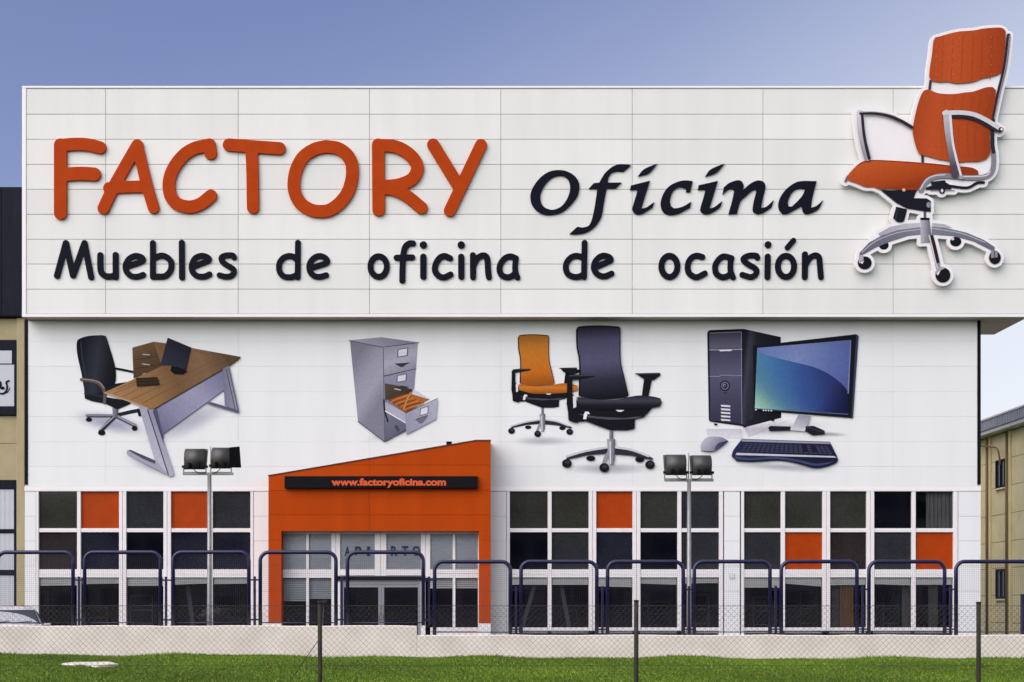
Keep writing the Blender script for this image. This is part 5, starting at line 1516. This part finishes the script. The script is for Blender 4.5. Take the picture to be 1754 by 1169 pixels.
for sx in (-1, 1):
    mb = MB(); mb.tube([scr(sx * 0.985, 0.02, 0.01), scr(sx * 0.985, 0.84, 0.01)], 0.016, 6)
    build('screen_seal', mb, M['rubber'], car)
    mb = MB(); mb.quad((cx + sx * 0.872, DCAR - 0.35, zg + 0.90), (cx + sx * 0.872, DCAR + 1.5, zg + 0.95), (cx + sx * 0.66, DCAR + 1.3, zroof - 0.10), (cx + sx * 0.69, DCAR + 0.15, zroof - 0.12))
    build('side_window', mb, M['screen'], car)
    mb = MB(); mb.cham(cx + sx * 0.96 - 0.09, cx + sx * 0.96 + 0.09, DCAR - 0.42, DCAR - 0.32, zg + 0.84, zg + 0.94, 0.03)
    build('mirror', mb, M['car'], car)
    mb = MB(); mb.cham(cx + sx * 0.56 - 0.15, cx + sx * 0.56 + 0.15, DCAR - 2.0, DCAR - 1.75, zg + 0.55, zg + 0.70, 0.04)
    build('headlight', mb, M['lens'], car)
    for yw in (DCAR - 1.25, DCAR + 1.25):
        mb = MB(); mb.tube([(cx + sx * 0.72, yw, zg + 0.3), (cx + sx * 0.9, yw, zg + 0.3)], 0.3, 18)
        wh = build('wheel', mb, M['rubber'], car)
        mb = MB(); mb.tube([(cx + sx * 0.89, yw, zg + 0.3), (cx + sx * 0.905, yw, zg + 0.3)], 0.19, 14)
        build('hub_cap', mb, M['rim'], wh)

# ------------------------------------------------------------------ neighbour on the left
DL = 55.6
lb = thing('left_neighbour_building', (X(0, DL), DL, FORE), 'beige concrete building with dark navy top at the left edge', 'building')
x0_, x1_ = -34.0, X(44, DL)
mb = MB(); mb.box(x0_, x1_, DL + 0.06, DL + 25, FORE, Z(545, DL))
wall_l = build('wall', mb, M['beige_joint'], lb)
mb = MB(); mb.box(x0_, x1_ + 0.05, DL - 0.25, DL + 25, Z(545, DL) + 0.003, Z(324, DL))
cl_ = build('navy_top', mb, M['navyclad'], lb)
for k in range(16):
    xx = x1_ + 0.04 - (k + 1) * 0.9
    mb = MB(); mb.cham(xx + 0.006, xx + 0.894, DL - 0.30, DL - 0.251, Z(544, DL), Z(324.5, DL), 0.006); build('panel', mb, M['navyclad'], cl_)
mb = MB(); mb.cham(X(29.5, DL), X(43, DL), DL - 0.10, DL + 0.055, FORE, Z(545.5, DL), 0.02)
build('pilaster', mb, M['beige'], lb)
xr = X(29.2, DL)
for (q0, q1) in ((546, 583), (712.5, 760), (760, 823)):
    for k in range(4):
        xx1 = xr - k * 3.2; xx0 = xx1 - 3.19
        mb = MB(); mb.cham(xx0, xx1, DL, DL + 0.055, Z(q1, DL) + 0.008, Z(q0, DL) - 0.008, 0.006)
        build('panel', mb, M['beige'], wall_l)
mb = MB()
xa_ = xr - 6.0
for (q0, q1) in ((823.5, 838), (907, 913.5), (977, 985.5), (1062, 1072)):
    mb.cham(xa_, xr - 0.003, DL - 0.02, DL + 0.05, Z(q1, DL), Z(q0, DL), 0.006)
mb.cham(xr - 0.12, xr - 0.004, DL - 0.018, DL + 0.05, Z(1090, DL), Z(838.2, DL), 0.005)
mb.cham(xr - 1.9, xr - 1.75, DL - 0.018, DL + 0.05, Z(1090, DL), Z(838.2, DL), 0.005)
lwin = build('window', mb, M['navyclad'], lb)
for (q0, q1) in ((838.5, 906.5), (914, 976.5), (986, 1061.5), (1073, 1092)):
    mb = MB(); n = 9
    xs2 = np.linspace(xr - 1.75, xr - 0.12, n + 1)
    for k in range(n): mb.box(xs2[k] + 0.004, xs2[k + 1] - 0.004, DL + 0.022 + 0.004 * (k % 2), DL + 0.048, Z(q1, DL), Z(q0, DL))
    build('shutter', mb, M['sign_white'], lwin)
ss = thing('neighbour_shop_sign', W(0, 711, DL - 0.1), 'black framed white sign with curly black lettering on the beige wall', 'sign')
mb = MB(); mb.cham(X(-90, DL), X(29.2, DL), DL - 0.12, DL - 0.002, Z(712, DL), Z(583.5, DL), 0.01)
build('frame', mb, M['navyclad'], ss)
mb = MB(); mb.box(X(-88, DL), X(22, DL), DL - 0.135, DL - 0.121, Z(624, DL), Z(602, DL)); build('board', mb, M['sign_white'], ss)
mb = MB(); mb.box(X(-88, DL), X(26, DL), DL - 0.135, DL - 0.121, Z(697, DL), Z(626, DL)); build('board', mb, M['sign_white'], ss)
TS = (0, 570, 7.8)
gl_ = [('s', spline([(118, 645), (85, 665), (95, 720), (85, 775), (45, 815), (5, 815)]) / 7.8 + np.array([0, 570]), 1.6),
       ('s', spline([(128, 740), (100, 795), (45, 820)]) / 7.8 + np.array([0, 570]), 0.7), ('s', np.array([(28, 742), (42, 742)]) / 7.8 + np.array([0, 570]), 2.6),
       ('s', spline([(0, 660), (10, 700), (-8, 740), (-40, 775)]) / 7.8 + np.array([0, 570]), 1.8)]
letter(ss, contours(*field(gl_, 0.5, 2)), DL - 0.150, 0.012, 0.0, M['black_letter'], 'lettering')

# ------------------------------------------------------------------ ochre building on the right, its flank running away
XB = 25.4
rb = thing('right_neighbour_building', (XB, 66, FORE), 'ochre concrete panel building with grey eaves at the right edge', 'building')
mb = MB(); mb.box(XB + 0.06, XB + 22, 57.0, 90, FORE, 9.75)
wall_r = build('wall', mb, M['beige_joint'], rb)
PIL = [58.5, 61.0, 63.5, 66.0, 68.5, 71.0, 73.5, 76, 78.5, 81]
ZR = [FORE, 0.75, 2.05, 3.35, 4.6, 5.9, 7.2, 8.48, 9.74]
WIN = [(66.55, 67.75, 7.16, 8.5), (66.55, 67.75, 1.89, 3.3)]
for ya, yb in zip(PIL[:-1], PIL[1:]):
    for za, zb in zip(ZR[:-1], ZR[1:]):
        mb = MB(); y0_, y1_, z0_, z1_ = ya + 0.006, yb - 0.006, za + 0.012, zb - 0.012
        mb.box(XB, XB + 0.055, y0_, y1_, z0_, z1_)
        build('panel', mb, M['beige2'], wall_r)
for y_ in PIL:
    mb = MB(); mb.cham(XB - 0.12, XB - 0.003, y_ - 0.14, y_ + 0.14, FORE, 9.73, 0.015)
    build('pilaster', mb, M['beige2'], rb)
for y_ in (66.0, 68.5):
    mb = MB(); mb.tube([(XB - 0.19, y_ + 0.05, FORE), (XB - 0.19, y_ + 0.05, 9.7)], 0.06, 8)
    build('downpipe', mb, M['pipe'], rb)
for (y0_, y1_, z0_, z1_) in WIN:
    mb = MB()
    mb.box(XB - 0.07, XB - 0.004, y0_, y0_ + 0.12, z0_, z1_); mb.box(XB - 0.07, XB - 0.004, y1_ - 0.12, y1_, z0_, z1_)
    mb.box(XB - 0.068, XB - 0.004, y0_ + 0.122, y1_ - 0.122, z1_ - 0.1, z1_); mb.box(XB - 0.068, XB - 0.004, y0_ + 0.122, y1_ - 0.122, z0_, z0_ + 0.1)
    mb.box(XB - 0.066, XB - 0.004, (y0_ + y1_) / 2 - 0.05, (y0_ + y1_) / 2 + 0.05, z0_ + 0.102, z1_ - 0.102)
    wv = build('window', mb, M['navyclad'], rb)
    mb = MB(); mb.quad((XB - 0.012, y1_, z0_), (XB - 0.012, y0_, z0_), (XB - 0.012, y0_, z1_), (XB - 0.012, y1_, z1_)); build('pane', mb, M['screen'], wv)
    mb = MB(); mb.box(XB - 0.12, XB - 0.004, y0_ - 0.05, y1_ + 0.05, z0_ - 0.08, z0_ - 0.003); build('sill', mb, M['beige2'], wv)
mb = MB(); mb.box(XB - 0.55, XB + 22.3, 56.5, 90.5, 9.78, 9.95); build('soffit', mb, M['gutter_trim'], rb)
mb = MB(); mb.box(XB - 0.60, XB - 0.5, 56.3, 90.6, 9.955, 10.42)
gut = build('eaves', mb, M['gutter'], rb)
mb = MB()
for k in range(170): mb.box(XB - 0.63, XB - 0.601, 56.4 + k * 0.2, 56.4 + k * 0.2 + 0.1, 9.96, 10.41)
props(build('corrugation', mb, M['gutter'], gut), kind='stuff')
mb = MB(); mb.box(XB - 0.66, XB - 0.45, 56.2, 90.7, 10.423, 10.5); build('cap', mb, M['gutter_trim'], gut)
mb = MB(); mb.quad((XB - 0.45, 56.3, 10.3), (XB + 22, 56.3, 12.5), (XB + 22, 90.6, 12.5), (XB - 0.45, 90.6, 10.3)); build('roof', mb, M['gutter'], rb)
mb = MB()
pp = [(XB - 0.42, 70.2, 9.6), (XB - 0.36, 68.8, 9.35), (XB - 0.34, 67.2, 9.1), (XB - 0.34, 66.75, 8.95), (XB - 0.30, 66.6, 8.5), (XB - 0.28, 66.6, 8.2)]
mb.tube([tuple(p) for p in spline(pp, False, 5)], 0.045, 7)
build('conduit', mb, M['pipe'], rb)

# ------------------------------------------------------------------ chain link fence near the camera
DN = 12.7
cf = thing('chain_link_fence', (0, DN, 0), 'rusty chain link fence with three thin dark posts in front of the lawn', 'fence')
for px_, top in ((-22, 1030), (548, 1031), (1090, 1028), (1676, 1031), (2230, 1030)):
    mb = MB(); x_ = X(px_, DN)
    lean_ = rng.uniform(-0.008, 0.008)
    mb.tube([(x_ + lean_, DN, -0.1), (x_, DN, Z(top, DN) - 0.015)], 0.0205, 9)
    mb.tube([(x_, DN, Z(top, DN) - 0.016), (x_, DN, Z(top, DN))], 0.024, 9)
    build('post', mb, M['post'], cf)
x_ = X(545, DN)
mb = MB(); mb.tube([(x_, DN - 0.03, Z(1098, DN)), (X(490, DN), DN - 0.03, Z(1178, DN)), (X(470, DN), DN - 0.03, 0.0)], 0.0035, 5)
build('brace_wire', mb, M['post'], cf)
mb = MB()
for q in (1038, 1140):
    mb.tube([(X(-60, DN), DN - 0.012, Z(q, DN)), (X(1820, DN), DN - 0.012, Z(q, DN))], 0.0018, 4, caps=False)
mb.tube([(X(-60, DN), DN - 0.012, 0.06), (X(1820, DN), DN - 0.012, 0.06)], 0.0018, 4, caps=False)
build('tension_wire', mb, M['chain'], cf)
pitch = 10.0 * DN / F
ztop = Z(1037, DN)
xs_ = np.arange(X(-60, DN), X(1820, DN), pitch / 2)
nz_ = int((ztop - 0.02) / (pitch / 2))
V, Fc = [], []
r_ = 0.0012
for i, x0_ in enumerate(xs_):
    sag = 0.004 * math.sin(i * 0.31) + 0.003 * math.sin(i * 0.11)
    b0 = len(V)
    for k in range(nz_ + 1):
        sgn = 1 if (k + i) % 2 else -1
        px3 = x0_ + sgn * pitch / 4 * 1.03
        z_ = ztop + sag - k * pitch / 2
        yy = DN + 0.0022 * sgn
        V += [(px3 - r_, yy - r_, z_), (px3 + r_, yy - r_, z_), (px3, yy + r_, z_ + r_)]
    for k in range(nz_):
        a = b0 + 3 * k; c = a + 3
        Fc += [(a, a + 1, c + 1, c), (a + 1, a + 2, c + 2, c + 1), (a + 2, a, c, c + 2)]
me = bpy.data.meshes.new('wire_mesh'); me.from_pydata(V, [], Fc); me.materials.append(M['chain'])
o = link('wire_mesh', me, cf, (0, 0, 0)); props(o, kind='stuff')

# ------------------------------------------------------------------ pale slab in the grass
sl_d = 26.2
pts_ = [(106, 1137.5), (118, 1135.3), (130, 1134.6), (150, 1134.2), (175, 1134.6), (190, 1136), (206, 1138.5), (196, 1140.5), (186, 1142.6), (170, 1141), (160, 1140.5), (152, 1139), (140, 1140), (125, 1139.2), (112, 1138.8)]
cxs = X(156, sl_d)
slab = thing('cement_patch', (cxs, sl_d, float(gz(np.array(cxs), np.array(sl_d)))), 'pale ragged cement patch lying in the mown grass', 'cement patch')
mb = MB(); out_ = []
for (px_, py_) in pts_:
    xx = X(px_, sl_d); yy = sl_d - (py_ - 1137.5) * 0.17
    out_.append((xx, yy))
zz = WP[slab].z
n = len(out_)
top = [(p[0], p[1], zz + 0.03 + 0.008 * math.sin(k * 2.1) + 0.012 * (p[1] - sl_d)) for k, p in enumerate(out_)]
botv = [(cxs + (p[0] - cxs) * 1.03, sl_d + (p[1] - sl_d) * 1.05, zz - 0.03) for p in out_]
mb.poly(top[::-1] if False else top)
for k in range(n):
    k2 = (k + 1) % n
    mb.quad(top[k], top[k2], botv[k2], botv[k])
build('patch_body', mb, M['cement'], slab)
